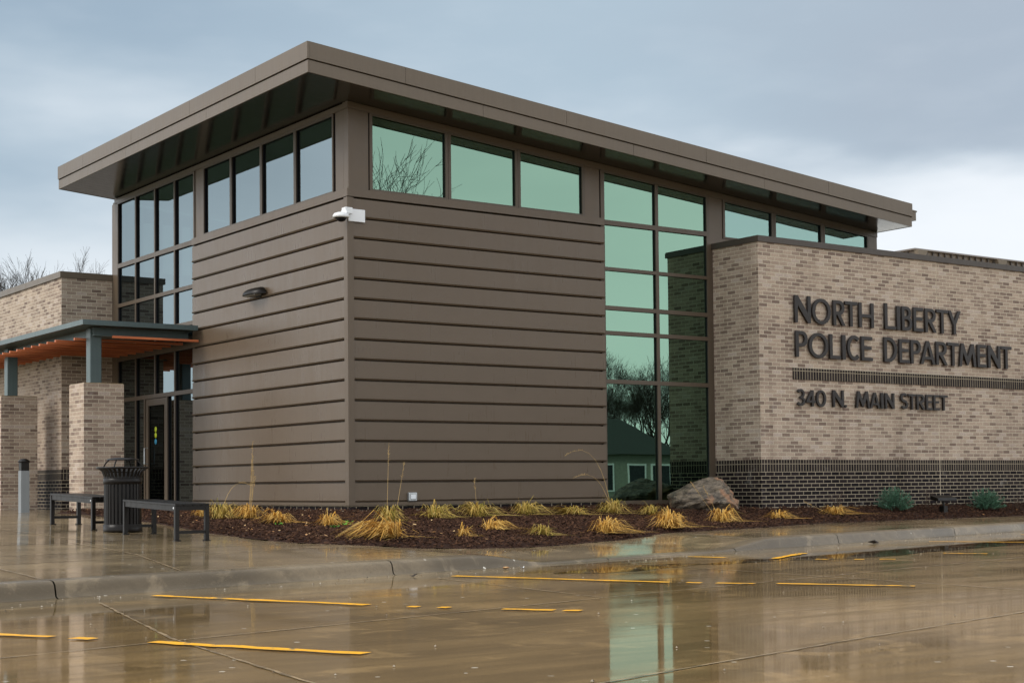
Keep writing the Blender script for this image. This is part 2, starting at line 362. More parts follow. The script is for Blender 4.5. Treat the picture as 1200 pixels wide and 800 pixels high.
# ------------------------------------------------------------------ ground, lot, kerb, walk
m = MB(); m.face([(-700, -700, -0.80), (700, -700, -0.80), (700, 700, -0.80), (-700, 700, -0.80)])
kind(m.build('ground', M['lawn']), 'structure')
def P2(s, t, z): x, y = xy(s, t); return (x, y, z)
m = MB()
m.grid([[P2(s, t, LOT) for s in (-22, -10, 0, 10, 20, 27)] for t in (-17.5, -10, -5, -0.76)], False)
m.face([P2(-22, -17.5, LOT-.3), P2(27, -17.5, LOT-.3), P2(27, -17.5, LOT), P2(-22, -17.5, LOT)])
kind(m.build('parking_lot', M['lot']), 'structure')
ss = [-22] + [-20+0.25*i for i in range(0, 161)] + [27]
m = MB(); m.grid([[P2(s, t, LOT+0.001*(t+.76)) for s in ss] for t in (-0.76, -0.45, -0.10)], False)
kind(m.build('gutter', M['gutter']), 'structure')
tt = [0.16, 0.5, 0.9, 1.3, 1.7, 2.2, 3, 4, 5, 6, 7, 8, 9, 10, 10.8, 12, 14, 17, 20, 23]
m = MB(); m.grid([[P2(s, t, T_st(s, t)) for s in ss] for t in tt], True)
kind(m.build('sidewalk', M['walk']), 'structure')
prof = [(-0.20, -0.02), (-0.11, 0.02), (-0.088, 0.12), (-0.078, 0.45), (-0.068, 0.74), (-0.045, 0.93), (-0.01, 0.99), (0.03, 1.0), (0.16, 1.0)]
m = MB(); cuts = [-22, -14.9, -11.2, -7.48, -3.79, -0.4, 2.2, 4.78, 8.4, 12.1, 15.8, 19.5, 27]
for a, b in zip(cuts[:-1], cuts[1:]):
    q = [a+0.007] + [s for s in ss if a+0.02 < s < b-0.02] + [b-0.007]
    rows = []
    for s in q:
        top = T_st(s, 0.16); h = max(top-LOT, 0.014)
        rows.append([P2(s, t, LOT + (h*f if f > 0 else f*0.3)) for t, f in prof])
    m.grid([list(r) for r in rows], True)
kind(m.build('kerb', M['kerb']), 'structure')
def strip(pts, wd, z, jag=0.0, seed=1):
    rnd = random.Random(seed); m = MB(); rows = []
    for (a, b) in zip(pts[:-1], pts[1:]):
        a = Vector((*xy(*a), 0)); b = Vector((*xy(*b), 0)); n = max(2, int((b-a).length/0.12))
        d = (b-a).normalized(); nrm = Vector((-d.y, d.x, 0))
        for i in range(n+1):
            p = a.lerp(b, i/n); zz_ = z(p.x, p.y)
            l = wd/2+rnd.uniform(-jag, jag); r = wd/2+rnd.uniform(-jag, jag)
            rows.append([(p.x+nrm.x*l, p.y+nrm.y*l, zz_), (p.x-nrm.x*r, p.y-nrm.y*r, zz_)])
    m.grid(rows, False); return m
lotz = lambda x, y: LOT+0.004
walkz = lambda x, y: T(x, y)+0.006
jn = [[(-21, -3.68), (-4.6, -3.62), (14, -3.9)], [(-7.54, -0.78), (-8.88, -3.5), (-10.4, -7.4)], [(-12, -6.75), (-6.6, -6.65), (20, -6.9)],
      [(-0.9, -0.78), (-1.95, -4.03), (-2.9, -7.0)], [(5.0, -0.78), (4.6, -3.8)], [(-3.9, -0.78), (-5.0, -3.6)], [(9.5, -0.78), (9.3, -3.8)]]
m = MB()
for i, j in enumerate(jn):
    q = strip(j, 0.018, lotz, 0.007, i); m.v, m.f, m.sm = m.v+q.v, m.f+[tuple(k+len(m.v) for k in f) for f in q.f], m.sm+q.sm
kind(m.build('lot_joint', M['joint']), 'structure')
m = MB()
jw = [[(-18, 2.5), (-4.0, 2.72), (-2.6, 2.75)], [(-20, 1.42), (-5.0, 1.8), (-3.0, 1.9)], [(-4.6, 4.2), (-5.2, 2.1), (-6.1, 0.17)], [(-7.0, 4.5), (-7.18, 1.26), (-7.46, 0.17)],
      [(-14, 4.2), (-3.6, 4.25)], [(-12, 6.2), (-3.2, 6.2)], [(-4.3, 4.25), (-3.4, 9.0)], [(2.9, 0.17), (2.9, 1.5)], [(4.78, 0.17), (4.78, 1.5)], [(8.4, 0.17), (8.4, 1.5)], [(12.1, 0.17), (12.1, 1.3)], [(-2.9, 0.17), (-2.6, 1.9)], [(-20, 8.5), (-2.0, 8.5)], [(-9.5, 12), (-9.6, 0.17)]]
for i, j in enumerate(jw):
    q = strip(j, 0.018, walkz, 0.004, i+30); m.v, m.f, m.sm = m.v+q.v, m.f+[tuple(k+len(m.v) for k in f) for f in q.f], m.sm+q.sm
kind(m.build('sidewalk_joint', M['joint']), 'structure')
M['water'] = None
t = NT('rain water'); v = t.coord('Object'); t.bsdf(Base_Color=(0.075, 0.052, 0.026), Roughness=0.012, IOR=1.33, Specular_IOR_Level=0.5, Normal=t.bump(t.noise(v, 7, 2), 0.03, 0.01)); M['water'] = t.m
from mathutils import noise as mn
def puddle(s0, t0, rs, rt, seed, n=90):
    m = MB(); pts = []
    for i in range(n):
        a = 2*math.pi*i/n; k = 1+.32*mn.fractal(Vector((math.cos(a)*1.6+seed, math.sin(a)*1.6, seed*.7)), 1, 2, 4)
        pts.append(P2(s0+rs*k*math.cos(a), t0+rt*k*math.sin(a), LOT+0.0012+0.0003*seed/2))
    m.face(pts); return kind(m.build('puddle', M['water']), 'structure')
puddle(3.4, -1.75, 3.4, .55, 3.3); puddle(6.6, -2.0, 1.6, .42, 9.1); puddle(-1.6, -1.35, 1.1, .28, 5.7)
# worn stall stripes: painted pieces (s, t) -> (s, t), and the worn width
stripes = [[(-9.75, -1.2), (-9.26, -2.88)], [(-9.23, -3.05), (-9.19, -3.2)], [(-9.10, -3.62), (-8.80, -5.03)],
           [(-6.86, -0.5), (-6.55, -2.66)], [(-6.49, -3.02), (-6.46, -3.1)], [(-6.42, -3.25), (-6.40, -3.33)], [(-6.27, -3.72), (-6.15, -4.08)], [(-6.13, -4.15), (-6.09, -4.26)],
           [(-3.62, -0.73), (-3.31, -3.01)], [(-3.26, -3.15), (-3.22, -3.28)], [(-3.18, -3.4), (-3.08, -3.72)], [(-2.94, -3.86), (-2.64, -4.97)],
           [(0.65, -0.46), (0.66, -0.96)], [(0.74, -1.55), (2.05, -1.15)], [(0.85, -2.02), (0.87, -2.16)], [(1.02, -2.4), (1.06, -2.5)], [(1.19, -2.62), (1.25, -2.78)],
           [(2.82, -2.58), (2.93, -3.08)], [(3.1, -3.9), (3.2, -4.2)], [(6.02, -0.82), (6.4, -2.25)], [(9.2, -0.8), (9.6, -3.2)], [(6.55, -3.2), (6.65, -3.6)]]
m = MB()
for i, j in enumerate(stripes):
    q = strip(j, 0.095, lambda x, y: LOT+0.008, 0.018, i+60); m.v, m.f, m.sm = m.v+q.v, m.f+[tuple(k+len(m.v) for k in f) for f in q.f], m.sm+q.sm
kind(m.build('parking_stripe', M['yellow']), 'structure')

m = MB(); rg = random.Random(77)
for i in range(420):
    s_ = rg.uniform(-11, 12); t_ = -0.2-abs(rg.gauss(0, .35)) if i < 260 else rg.uniform(-7, -0.5); r_ = rg.uniform(.004, .013)*(1.0 if i < 260 else .8)
    x, y = xy(s_, t_); z = LOT+.004; q = [Vector((x+r_*math.cos(a+i)*rg.uniform(.7, 1.3), y+r_*math.sin(a+i)*rg.uniform(.7, 1.3), z)) for a in (0, 1.6, 3.1, 4.7)]
    top = Vector((x, y, z+r_*.9))
    for k in range(4): m.face([q[k], q[(k+1) % 4], top])
kind(m.build('pavement_grit', island('grit', [(0.04, 0.03, 0.02), (0.20, 0.16, 0.11), (0.42, 0.37, 0.30), (0.10, 0.06, 0.03), (0.30, 0.25, 0.18)], 0.6)), 'stuff')

# ------------------------------------------------------------------ the police station
bld = thing('police_station', (0, 0, -0.16), 'brown metal sided police station with overhanging shed roof and tan brick wings', 'building')
SL = 0.0811; S0 = 6.026
def sof(x): return S0 - SL*x
LX, LY = 11.76, 9.57
C = 0.3048
# siding: one profile run along each face
def siding_profile():
    p = []
    for k in range(15):
        z = k*C; p += [(-0.050, z-0.002), (0.030, z+0.000), (0.049, z+0.022), (0.049, z+0.027), (0.030, z+0.031), (0.030, z+C-0.022), (-0.050, z+C-0.022)]
    return p
PR = siding_profile()
m = MB(); m.grid([[(x, -d, z) for d, z in PR] for x in (4.90, 0.03)], False); m.build('metal_siding', M['siding'], bld)
m = MB(); m.grid([[(-d, y, z) for d, z in PR] for y in (0.03, 5.60)], False); m.build('metal_siding', M['siding'], bld)
m = MB()
m.box((-0.054, -0.054, -0.04), (0.055, 0.0, 4.565)); m.box((-0.054, 0.0, -0.04), (0.0, 0.055, 4.565))
m.build('corner_trim', M['trim'], bld)
m = MB(); m.box((-0.05, -0.05, -0.055), (4.905, -0.0, -0.006)); m.box((-0.05, 0.0, -0.055), (0.0, 5.60, -0.006)); m.build('base_flashing', M['trim'], bld)
m = MB(); m.box((-0.02, -0.02, -0.42), (4.905, 0.1, -0.058)); m.box((-0.02, 0.1, -0.42), (0.1, 5.6, -0.058)); m.build('brick_plinth', M['dark_brick'], bld, True)
# body of the walls behind the cladding
m = MB()
m.box((0.07, 0.07, -0.3), (4.85, 0.16, 4.70)); m.build('wall', M['trim'], bld)
B('wall', M['trim'], bld, (0.07, 0.18, -0.3), (0.16, 5.54, 4.70)); B('wall', M['inside'], bld, (LX-0.15, 0.16, -0.3), (LX, LY-0.17, 5.02))
m = MB()                                  # north wall with its own three tall windows left open
xs = [0.02, 0.6, 0.86, 1.02, 1.32, 1.44, 1.68, 4.2, 5.6, 6.2, 7.6, LX]
for i in range(len(xs)-1):
    a, b = xs[i], xs[i+1]; open_ = i in (1, 3, 5, 7, 9)
    if open_:
        m.box((a, LY-0.16, -0.3), (b, LY-0.02, 4.6))
        zt = sof(b)-0.06; m.box((a, LY-0.16, min(5.62, zt-.02)), (b, LY-0.02, zt))
    else:
        m.hexa([(a, LY-0.16, -0.3), (b, LY-0.16, -0.3), (b, LY-0.02, -0.3), (a, LY-0.02, -0.3), (a, LY-0.16, sof(a)-.06), (b, LY-0.16, sof(b)-.06), (b, LY-0.02, sof(b)-.06), (a, LY-0.02, sof(a)-.06)])
m.build('wall', M['inside'], bld)
m = MB(); m.box((0.17, 0.17, -0.2), (LX-.16, LY-.17, -0.12)); m.build('interior_floor', M['inside_floor'], bld)
m = MB(); m.box((5.2, 3.6, -0.12), (5.35, LY-.17, 3.1)); m.box((5.36, 3.6, -0.12), (LX-.16, 3.74, 3.1)); m.box((0.9, 3.5, 2.98), (5.19, 3.62, 3.2)); m.build('interior_wall', M['inside'], bld)
# trim bands and piers
m = MB(); m.box((-0.045, -0.045, 4.580), (4.90, -0.0, 4.700)); m.box((-0.045, 0.0, 4.580), (0.0, 5.60, 4.700)); m.build('trim_band', M['trim'], bld)
def hx(m, x0, x1, y0, y1, z0, top):       # box whose top follows the roof slope
    m.hexa([(x0, y0, z0), (x1, y0, z0), (x1, y1, z0), (x0, y1, z0), (x0, y0, sof(x0)-top), (x1, y0, sof(x1)-top), (x1, y1, sof(x1)-top), (x0, y1, sof(x0)-top)])
HT = 0.105                                # header depth
def pier(x0, x1, z0): m = MB(); hx(m, x0, x1, 0.004, 0.15, z0, HT); m.build('pier_panel', M['trim'], bld)
pier(0.004, 0.352, 4.70); pier(4.525, 4.838, 4.70); pier(7.335, 7.655, 4.49); pier(11.53, 11.76, 4.45)
def lpier(y0, y1, z0): B('pier_panel', M['trim'], bld, (0.004, y0, z0), (0.15, y1, sof(0)-HT))
lpier(0.152, 0.395, 4.70); lpier(5.19, 5.535, 4.70); lpier(9.27, 9.56, -0.16)
# roof-side headers
m = MB()
m.hexa([(-0.012, -0.012, sof(0)-HT), (LX, -0.012, sof(LX)-HT), (LX, 0.15, sof(LX)-HT), (-0.012, 0.15, sof(0)-HT),
        (-0.012, -0.012, sof(0)-.004), (LX, -0.012, sof(LX)-.004), (LX, 0.15, sof(LX)-.004), (-0.012, 0.15, sof(0)-.004)])
m.box((-0.012, 0.152, sof(0)-HT), (0.15, LY-0.17, sof(0)-.018)); m.build('header_trim', M['trim'], bld)

FD, GY, FR = 0.055, 0.032, 0.008       # frame depth, glass plane, depth of the metal face; the rest of the jamb is coloured dark as its shade
def frame_parts(bars, name, south):
    """bars: (u0, u1, z0, z1 or None for the sloping head, drop) in the plane of the facade"""
    face, shade = MB(), MB()
    for u0, u1, za, zb in bars:
        for mb, d0, d1 in ((face, -0.012, FR), (shade, FR+.0005, FD)):
            f = (lambda u, k: (sof(u)-HT-k) if south else (sof(0)-HT-k))
            z00 = f(u0, -za) if za < 0 and za > -0.1 else za; z01 = f(u1, -za) if za < 0 and za > -0.1 else za
            z10 = f(u0, .004) if zb is None else zb; z11 = f(u1, .004) if zb is None else zb
            P = (lambda u, d, z: (u, d, z)) if south else (lambda u, d, z: (d, u, z))
            q = [P(u0, d0, z00), P(u1, d0, z01), P(u1, d1, z01), P(u0, d1, z00), P(u0, d0, z10), P(u1, d0, z11), P(u1, d1, z11), P(u0, d1, z10)]
            mb.hexa(q)
    fr = face.build(name, M['frame'], bld); shade.build('jamb_shade', M['jamb_shade'], fr); return fr
def pane(u0, u1, za, zb, mat, parent, south):
    f = (lambda u: (sof(u) if south else sof(0))-HT-.034) if zb is None else (lambda u: zb)
    P = (lambda u, d, z: (u, d, z)) if south else (lambda u, d, z: (d, u, z))
    p = MB(); a, b = GY, GY+.010
    p.hexa([P(u0, a, za), P(u1, a, za), P(u1, b, za), P(u0, b, za), P(u0, a, f(u0)), P(u1, a, f(u1)), P(u1, b, f(u1)), P(u0, b, f(u0))]); p.build('pane', mat, parent)
HEAD = -0.034                              # marks a bar that runs along the sloping head
def window(u0, u1, z0, mat, south, fw_=0.05):
    fr = frame_parts([(u0, u0+fw_, z0, None), (u1-fw_, u1, z0, None), (u0+fw_, u1-fw_, z0, z0+.03), (u0+fw_, u1-fw_, HEAD, None)], 'window', south)
    pane(u0+fw_, u1-fw_, z0+.03, None, mat, fr, south)
for a, b in ((0.368, 1.787), (1.793, 3.137), (3.143, 4.510)): window(a, b, 4.702, M['glass_south'], True)
for a, b in ((7.665, 8.937), (8.943, 10.237), (10.243, 11.52)): window(a, b, 4.60, M['glass_clerestory'], True)
m = MB(); m.box((7.335, 0.005, 4.38), (11.52, 0.15, 4.597)); m.build('sill_panel', M['trim'], bld)
for a, b in ((0.445, 1.697), (1.703, 2.897), (2.903, 4.047), (4.053, 5.18)): window(a, b, 4.702, M['glass_west'], False, 0.034)
# south curtain wall
TR = [(-0.13, -0.052), (1.923, 1.992), (2.745, 2.812), (3.168, 3.237), (3.832, 3.890), (4.605, 4.686)]
bars = [(a, b, -0.13, None) for a, b in ((4.855, 4.935), (6.066, 6.132), (7.262, 7.325))]
CO = ((4.935, 6.066), (6.132, 7.262))
for a, b in CO: bars += [(a, b, z0, z1) for z0, z1 in TR] + [(a, b, HEAD, None)]
for k, q in enumerate(bars):
    if q[2] == -0.13: bars[k] = (q[0], q[1], -0.1301, q[3])
cw = frame_parts(bars, 'curtain_wall', True)
for a, b in CO:
    for i in range(len(TR)): pane(a, b, TR[i][1], TR[i+1][0] if i < len(TR)-1 else None, M['glass_south'], cw, True)
# west curtain wall with the entrance door
V = [(5.548, 5.60), (6.425, 6.470), (7.345, 7.390), (8.295, 8.340), (9.215, 9.262)]
TL = [(-0.15, -0.1001), (1.935, 2.010), (2.745, 2.850), (3.168, 3.237), (3.820, 3.890), (4.605, 4.690)]
bars = []
for i, (a, b) in enumerate(V): bars.append((a, b, 2.0101 if i == 2 else -0.15, None))
for i in range(4):
    a, b = V[i][1], V[i+1][0]
    bars += [(a, b, z0, z1) for z0, z1 in TL if not (z0 < 0 and i in (1, 2))] + [(a, b, HEAD, None)]
bars[4+2+1-1] = bars[4+2+1-1]
bars += [(7.390-.045, 7.390, 1.935, 2.010), (7.845, 7.90, -0.15, 1.934), (6.78, 6.835, -0.15, 1.934), (6.47, 6.78, -0.15, -0.1001), (7.90, 8.295, -0.15, -0.1001)]
cw2 = frame_parts(bars, 'curtain_wall', False)
for i in range(4):
    a, b = V[i][1], V[i+1][0]
    zs = [(TL[k][1], TL[k+1][0]) for k in range(1, 5)] + [(TL[5][1], None)]
    if i in (0, 3): zs.append((-0.10, 1.935))
    for z0, z1 in zs: pane(a, b, z0, z1, M['glass_west'], cw2, False)
for a, b in ((6.47, 6.78), (7.90, 8.295)): pane(a, b, -0.10, 1.935, M['glass_west'], cw2, False)
m = MB(); y0, y1 = 6.845, 7.835
m.box((0.004, y0, -0.13), (0.05, y0+.11, 1.925)); m.box((0.004, y1-.11, -0.13), (0.05, y1, 1.925)); m.box((0.004, y0+.11, -0.13), (0.05, y1-.11, 0.02)); m.box((0.004, y0+.11, 1.80), (0.05, y1-.11, 1.925))
dr = m.build('door', M['frame'], bld)
p = MB(); p.box((0.03, y0+.11, 0.02), (0.040, y1-.11, 1.80)); p.build('pane', M['glass_west'], dr)
p = MB(); p.tube([(0.004, 7.74, 0.70), (-0.065, 7.74, 0.70), (-0.065, 7.74, 1.0), (0.004, 7.74, 1.0)], 0.013, 8, False); p.build('handle', M['galv'], dr)
for z, c in ((1.345, (0.42, 0.50, 0.03)), (1.235, (0.42, 0.50, 0.03)), (1.115, (0.03, 0.22, 0.36))):
    p = MB(); p.lathe([(0.0, 0.0), (0.054, 0.0), (0.054, 0.002), (0.0, 0.002)], n=20); p.v = [(0.029-zq, 7.42+xq, z+yq) for xq, yq, zq in p.v]; p.build('door_sticker', simple('sticker', c, 0.4, 0.05), dr)

# roof slab: sloped deck, soffit below, two-step fascia in lengths, gutter at the low east end
RX0, RX1, RY0, RY1 = -1.112, 11.80, -0.826, 9.475
m = MB(); zt = lambda x: sof(x)+0.425
def slab(m, x0, x1, y0, y1, lo, hi): m.hexa([(x0, y0, sof(x0)+lo), (x1, y0, sof(x1)+lo), (x1, y1, sof(x1)+lo), (x0, y1, sof(x0)+lo), (x0, y0, sof(x0)+hi), (x1, y0, sof(x1)+hi), (x1, y1, sof(x1)+hi), (x0, y1, sof(x0)+hi)])
slab(m, RX0+.03, RX1-.03, RY0+.03, RY1-.03, 0.012, 0.415); roof = m.build('roof', M['fascia'], bld)
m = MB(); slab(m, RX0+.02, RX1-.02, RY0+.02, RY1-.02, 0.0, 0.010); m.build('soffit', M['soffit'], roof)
m = MB()
def runx(lo, hi, th, y, cutsx):
    for a, b in zip(cutsx[:-1], cutsx[1:]):
        slab(m, a+.003, b-.003, y-th, y+.02, lo, hi)
def runy(lo, hi, th, x, cutsy):
    for a, b in zip(cutsy[:-1], cutsy[1:]):
        z0, z1 = sof(RX0)+lo, sof(RX0)+hi
        m.box((x-th, a+.003, z0), (x+.02, b-.003, z1))
runx(-0.004, 0.170, 0.004, RY0, [RX0+.016, 1.9, 4.9, 7.9, RX1]); runx(0.186, 0.432, 0.024, RY0, [RX0+.016, 0.5, 3.5, 6.5, 9.5, RX1])
runy(-0.004, 0.170, 0.004, RX0, [RY0-.004, 2.6, 6.0, RY1]); runy(0.186, 0.432, 0.024, RX0, [RY0-.024, 0.8, 3.2, 5.7, 8.1, RY1])
slab(m, RX1-.02, RX1+.004, RY0, RY1, -0.004, 0.17); slab(m, RX1-.02, RX1+.02, RY0, RY1, 0.186, 0.432)
slab(m, RX0, RX1, RY1-.02, RY1+.01, -0.004, 0.432)
m.build('fascia', M['fascia'], roof)
m = MB(); slab(m, RX1+.021, RX1+.15, RY0+.02, RY1-.02, 0.14, 0.30); slab(m, RX1+.021, RX1+.17, RY0+.01, RY1-.01, 0.302, 0.33); m.build('gutter', M['fascia'], roof)

# tan brick wing on the right (front at y = -1.137)
FX, FY = 7.402, -1.137; WX = 26.0; ZT = 4.387; ZB = 0.624
m = MB(); m.box((FX, FY, ZB), (WX, -0.005, ZT)); m.box((11.775, 0.005, 0), (WX, 9.0, ZT)); m.build('brick_wall', M['brick'], bld, True)
m = MB(); m.box((FX-.004, FY-.004, ZB-.2032), (WX, -0.006, ZB-.0005)); m.build('soldier_course', M['soldier'], bld, True)
m = MB(); m.box((FX-.002, FY-.002, -0.62), (WX, -0.007, ZB-.2037)); m.build('brick_base', M['dark_brick'], bld, True)
m = MB(); m.box((FX-.03, FY-.035, ZT-.012), (WX, 0.0, ZT+.075)); m.box((FX-.022, FY-.026, ZT+.075), (WX, 0.0, ZT+.092)); m.build('coping', M['coping'], bld)
m = MB(); m.box((8.198, FY-.018, 2.024), (WX, FY+.03, 2.227)); m.build('brick_band', M['soldier'], bld, True)
m = MB(); m.box((12.089, FY-.0025, 2.231), (12.101, FY+.02, ZT-.013)); m.box((12.089, FY-.0025, ZB), (12.101, FY+.02, 2.02)); m.box((12.089, FY-.0065, -0.5), (12.101, FY+.02, ZB-.001)); m.build('control_joint', simple('joint caulk', (0.50, 0.42, 0.31), 0.6), bld)
# brick wing on the left of the entrance
m = MB(); m.box((-1.026, 9.57, ZB), (9.0, 24.0, 4.40)); m.build('brick_wall', M['brick'], bld, True)
m = MB(); m.box((-1.030, 9.566, ZB-.2032), (9.0, 24.0, ZB-.0005)); m.build('soldier_course', M['soldier'], bld, True)
m = MB(); m.box((-1.028, 9.568, -0.5), (9.0, 24.0, ZB-.2037)); m.build('brick_base', M['dark_brick'], bld, True)
m = MB(); m.box((-1.062, 9.535, 4.395), (-0.0, 24.03, 4.515)); m.box((0.0, 9.585, 4.395), (9.0, 24.03, 4.51)); m.build('coping', M['fascia'], bld)

M['membrane'] = simple('pale roof membrane', (0.86, 0.83, 0.76), 0.7, 0.04, 1.5)
B('roof_membrane', M['membrane'], bld, (-0.95, 9.68, 4.401), (8.9, 23.9, 4.425)); B('roof_membrane', M['membrane'], bld, (11.80, -1.05, 4.388), (25.9, 8.9, 4.40))
# rooftop screen behind the brick parapet
scr = thing('rooftop_screen', (18.7, 4.8, 4.1), 'brown ribbed metal equipment screen with sloped cap, on the flat roof behind the brick parapet', 'equipment screen')
m = MB(); m.box((18.80, 4.90, 4.05), (27.5, 12.0, 5.925)); m.build('screen_panel', M['trim'], scr)
m = MB()
for i in range(36): m.box((18.95+i*0.24, 4.86, 4.3), (18.985+i*0.24, 4.899, 5.92))
for i in range(25): m.box((18.76, 5.1+i*0.27, 4.3), (18.799, 5.135+i*0.27, 5.92))
m.build('rib', M['coping'], scr)
m = MB(); m.hexa([(18.68, 4.79, 5.93), (27.6, 4.79, 5.93), (27.6, 12.1, 5.93), (18.68, 12.1, 5.93), (18.78, 4.88, 5.985), (27.5, 4.88, 5.985), (27.5, 12.0, 5.985), (18.78, 12.0, 5.985)]); m.build('cap', M['trim'], scr)
for x in (18.75, 21.9, 25.0):
    m = MB(); m.hexa([(x+.10, 4.80, 5.45), (x+.16, 4.80, 5.45), (x+.16, 4.858, 5.45), (x+.10, 4.858, 5.45), (x-.04, 4.74, 5.925), (x+.34, 4.74, 5.925), (x+.34, 4.858, 5.925), (x-.04, 4.858, 5.925)])
    m.build('bracket', M['fascia'], scr)

B('jamb_trim', M['frame'], bld, (7.327, 0.004, -0.3), (7.43, 0.15, 4.378))
# ------------------------------------------------------------------ lettering
def ell(cx, cy, rx, ry, a0=0, a1=360, n=28):
    k = n if abs(a1-a0) >= 360 else n+1
    return [(cx+rx*math.cos(R(a0+(a1-a0)*i/n)), cy+ry*math.sin(R(a0+(a1-a0)*i/n))) for i in range(k)]
def stroke(pts, wd):
    l, r = [], []
    for i, p in enumerate(pts):
        a = pts[max(i-1, 0)]; b = pts[min(i+1, len(pts)-1)]; dx, dy = b[0]-a[0], b[1]-a[1]; d = math.hypot(dx, dy) or 1
        nx, ny = -dy/d*wd/2, dx/d*wd/2; l.append((p[0]+nx, p[1]+ny)); r.append((p[0]-nx, p[1]-ny))
    return l + r[::-1]
def bowl(x0, x1, y0, y1, n=14):            # right-hand half-round, straight part first
    r = (y1-y0)/2; rx = min(r, (x1-x0)); cx = x1-rx; cy = (y0+y1)/2
    return [(x0, y0)] + [(cx+rx*math.cos(a), cy+r*math.sin(a)) for a in [(-0.5+i/n)*math.pi for i in range(n+1)]] + [(x0, y1)]
def glyph(c, w_, h, s):
    b = s*0.82
    if c == 'N': return [[(0, 0), (0, h), (s*1.05, h), (w_-s, 0.36*h), (w_-s, h), (w_, h), (w_, 0), (w_-s*1.0, 0), (s, h*0.64), (s, 0)]]
    if c == 'M': return [[(0, 0), (.13*w_, h), (.13*w_+s*.95, h), (.5*w_, .42*h), (.87*w_-s*.95, h), (.87*w_, h), (w_, 0), (w_-s, 0), (.82*w_-s*.35, .60*h), (.5*w_+s*.28, .06*h), (.5*w_-s*.28, .06*h), (.18*w_+s*.35, .60*h), (s, 0)]]
    if c == 'I': return [[(0, 0), (0, h), (w_, h), (w_, 0)]]
    if c == 'H': q = .47*h; return [[(0, 0), (0, h), (s, h), (s, q+b/2), (w_-s, q+b/2), (w_-s, h), (w_, h), (w_, 0), (w_-s, 0), (w_-s, q-b/2), (s, q-b/2), (s, 0)]]
    if c == 'L': return [[(0, 0), (0, h), (s, h), (s, b), (w_, b), (w_, 0)]]
    if c == 'E': q = .53*h; return [[(0, 0), (0, h), (w_*.97, h), (w_*.97, h-b), (s, h-b), (s, q+b/2), (w_*.9, q+b/2), (w_*.9, q-b/2), (s, q-b/2), (s, b), (w_, b), (w_, 0)]]
    if c == 'T': return [[(w_/2-s/2, 0), (w_/2-s/2, h-b), (0, h-b), (0, h), (w_, h), (w_, h-b), (w_/2+s/2, h-b), (w_/2+s/2, 0)]]
    if c == 'Y': return [[(w_/2-s/2, 0), (w_/2-s/2, .40*h), (0, h), (s*1.15, h), (w_/2, .56*h), (w_-s*1.15, h), (w_, h), (w_/2+s/2, .40*h), (w_/2+s/2, 0)]]
    if c in 'O0': return [ell(w_/2, h/2, w_/2, h/2*1.03), ell(w_/2, h/2, w_/2-s, h/2*1.03-b)[::-1]]
    if c == 'D': return [bowl(0, w_, 0, h), bowl(s, w_-s, b, h-b)[::-1]]
    if c == 'P': q = .40*h; return [[(0, 0)] + [(s, 0)] + bowl(s, w_, q, h) + [(0, h)], bowl(s, w_-s, q+b, h-b)[::-1]]
    if c == 'R':
        q = .42*h; bw = bowl(s, w_*.93, q, h)
        return [[(0, 0), (s, 0), (s, q), (s*1.35, q), (w_-s*1.1, 0), (w_, 0), (w_*.60, q+b*.12)] + bw[2:] + [(0, h)], bowl(s, w_*.93-s, q+b, h-b)[::-1]]
    if c == 'B':
        q = .53*h; lo = bowl(0, w_, 0, q+b/2); hi = bowl(0, w_*.9, q-b/2, h)
        lo = [p for p in lo[:-1] if not (p[1] > q and p[0] < w_*.8)]; hi = [p for p in hi[1:] if not (p[1] < q and p[0] < w_*.7)]
        return [lo+hi, bowl(s, w_-s, b, q-b/2)[::-1], bowl(s, w_*.9-s, q+b/2, h-b)[::-1]]
    if c == 'A':
        hi = .80*h; xr = lambda y: (w_-1.05*s)+(.5*w_-(w_-1.05*s))*y/hi; xl = lambda y: w_-xr(y); y1, y2 = .20*h, .20*h+b*.9
        return [[(0, 0), (.5*w_-s*.5, h), (.5*w_+s*.5, h), (w_, 0), (w_-1.05*s, 0), (xr(y1), y1), (xl(y1), y1), (1.05*s, 0)], [(xl(y2), y2), (xr(y2), y2), (.5*w_, hi)]]
    if c == 'C': return [stroke(ell(w_*.58, h/2, w_*.58-s/2, h/2-b*.45, 48, 312, 30), s*.9)]
    if c == 'S':
        r = (h-s)/4; rx = w_/2-s/2
        return [stroke(ell(w_/2, h-s/2-r, rx, r, 35, 265, 16)+ell(w_/2, s/2+r, rx, r, 85, -145, 16), s*.92)]
    if c == '3':
        r = (h-s)/4; rx = w_/2-s/2
        return [stroke(ell(w_/2, h-s/2-r, rx*.88, r, 150, -62, 18)[:-1]+[(w_*.42, h/2)]+ell(w_/2, s/2+r, rx, r, 62, -150, 18)[1:], s*.88)]
    if c == '4': return [[(w_*.58, 0), (w_*.58, .22*h), (0, .22*h), (0, .30*h), (w_*.56, h), (w_*.58+s, h), (w_*.58+s, .22*h+b), (w_, .22*h+b), (w_, .22*h), (w_*.58+s, .22*h), (w_*.58+s, 0)], [(s*1.0, .22*h+b), (w_*.58, .22*h+b), (w_*.58, h-s*1.9)]]
    if c == '.': return [ell(w_/2, s*.45, s*.5, s*.5, 0, 360, 12)]
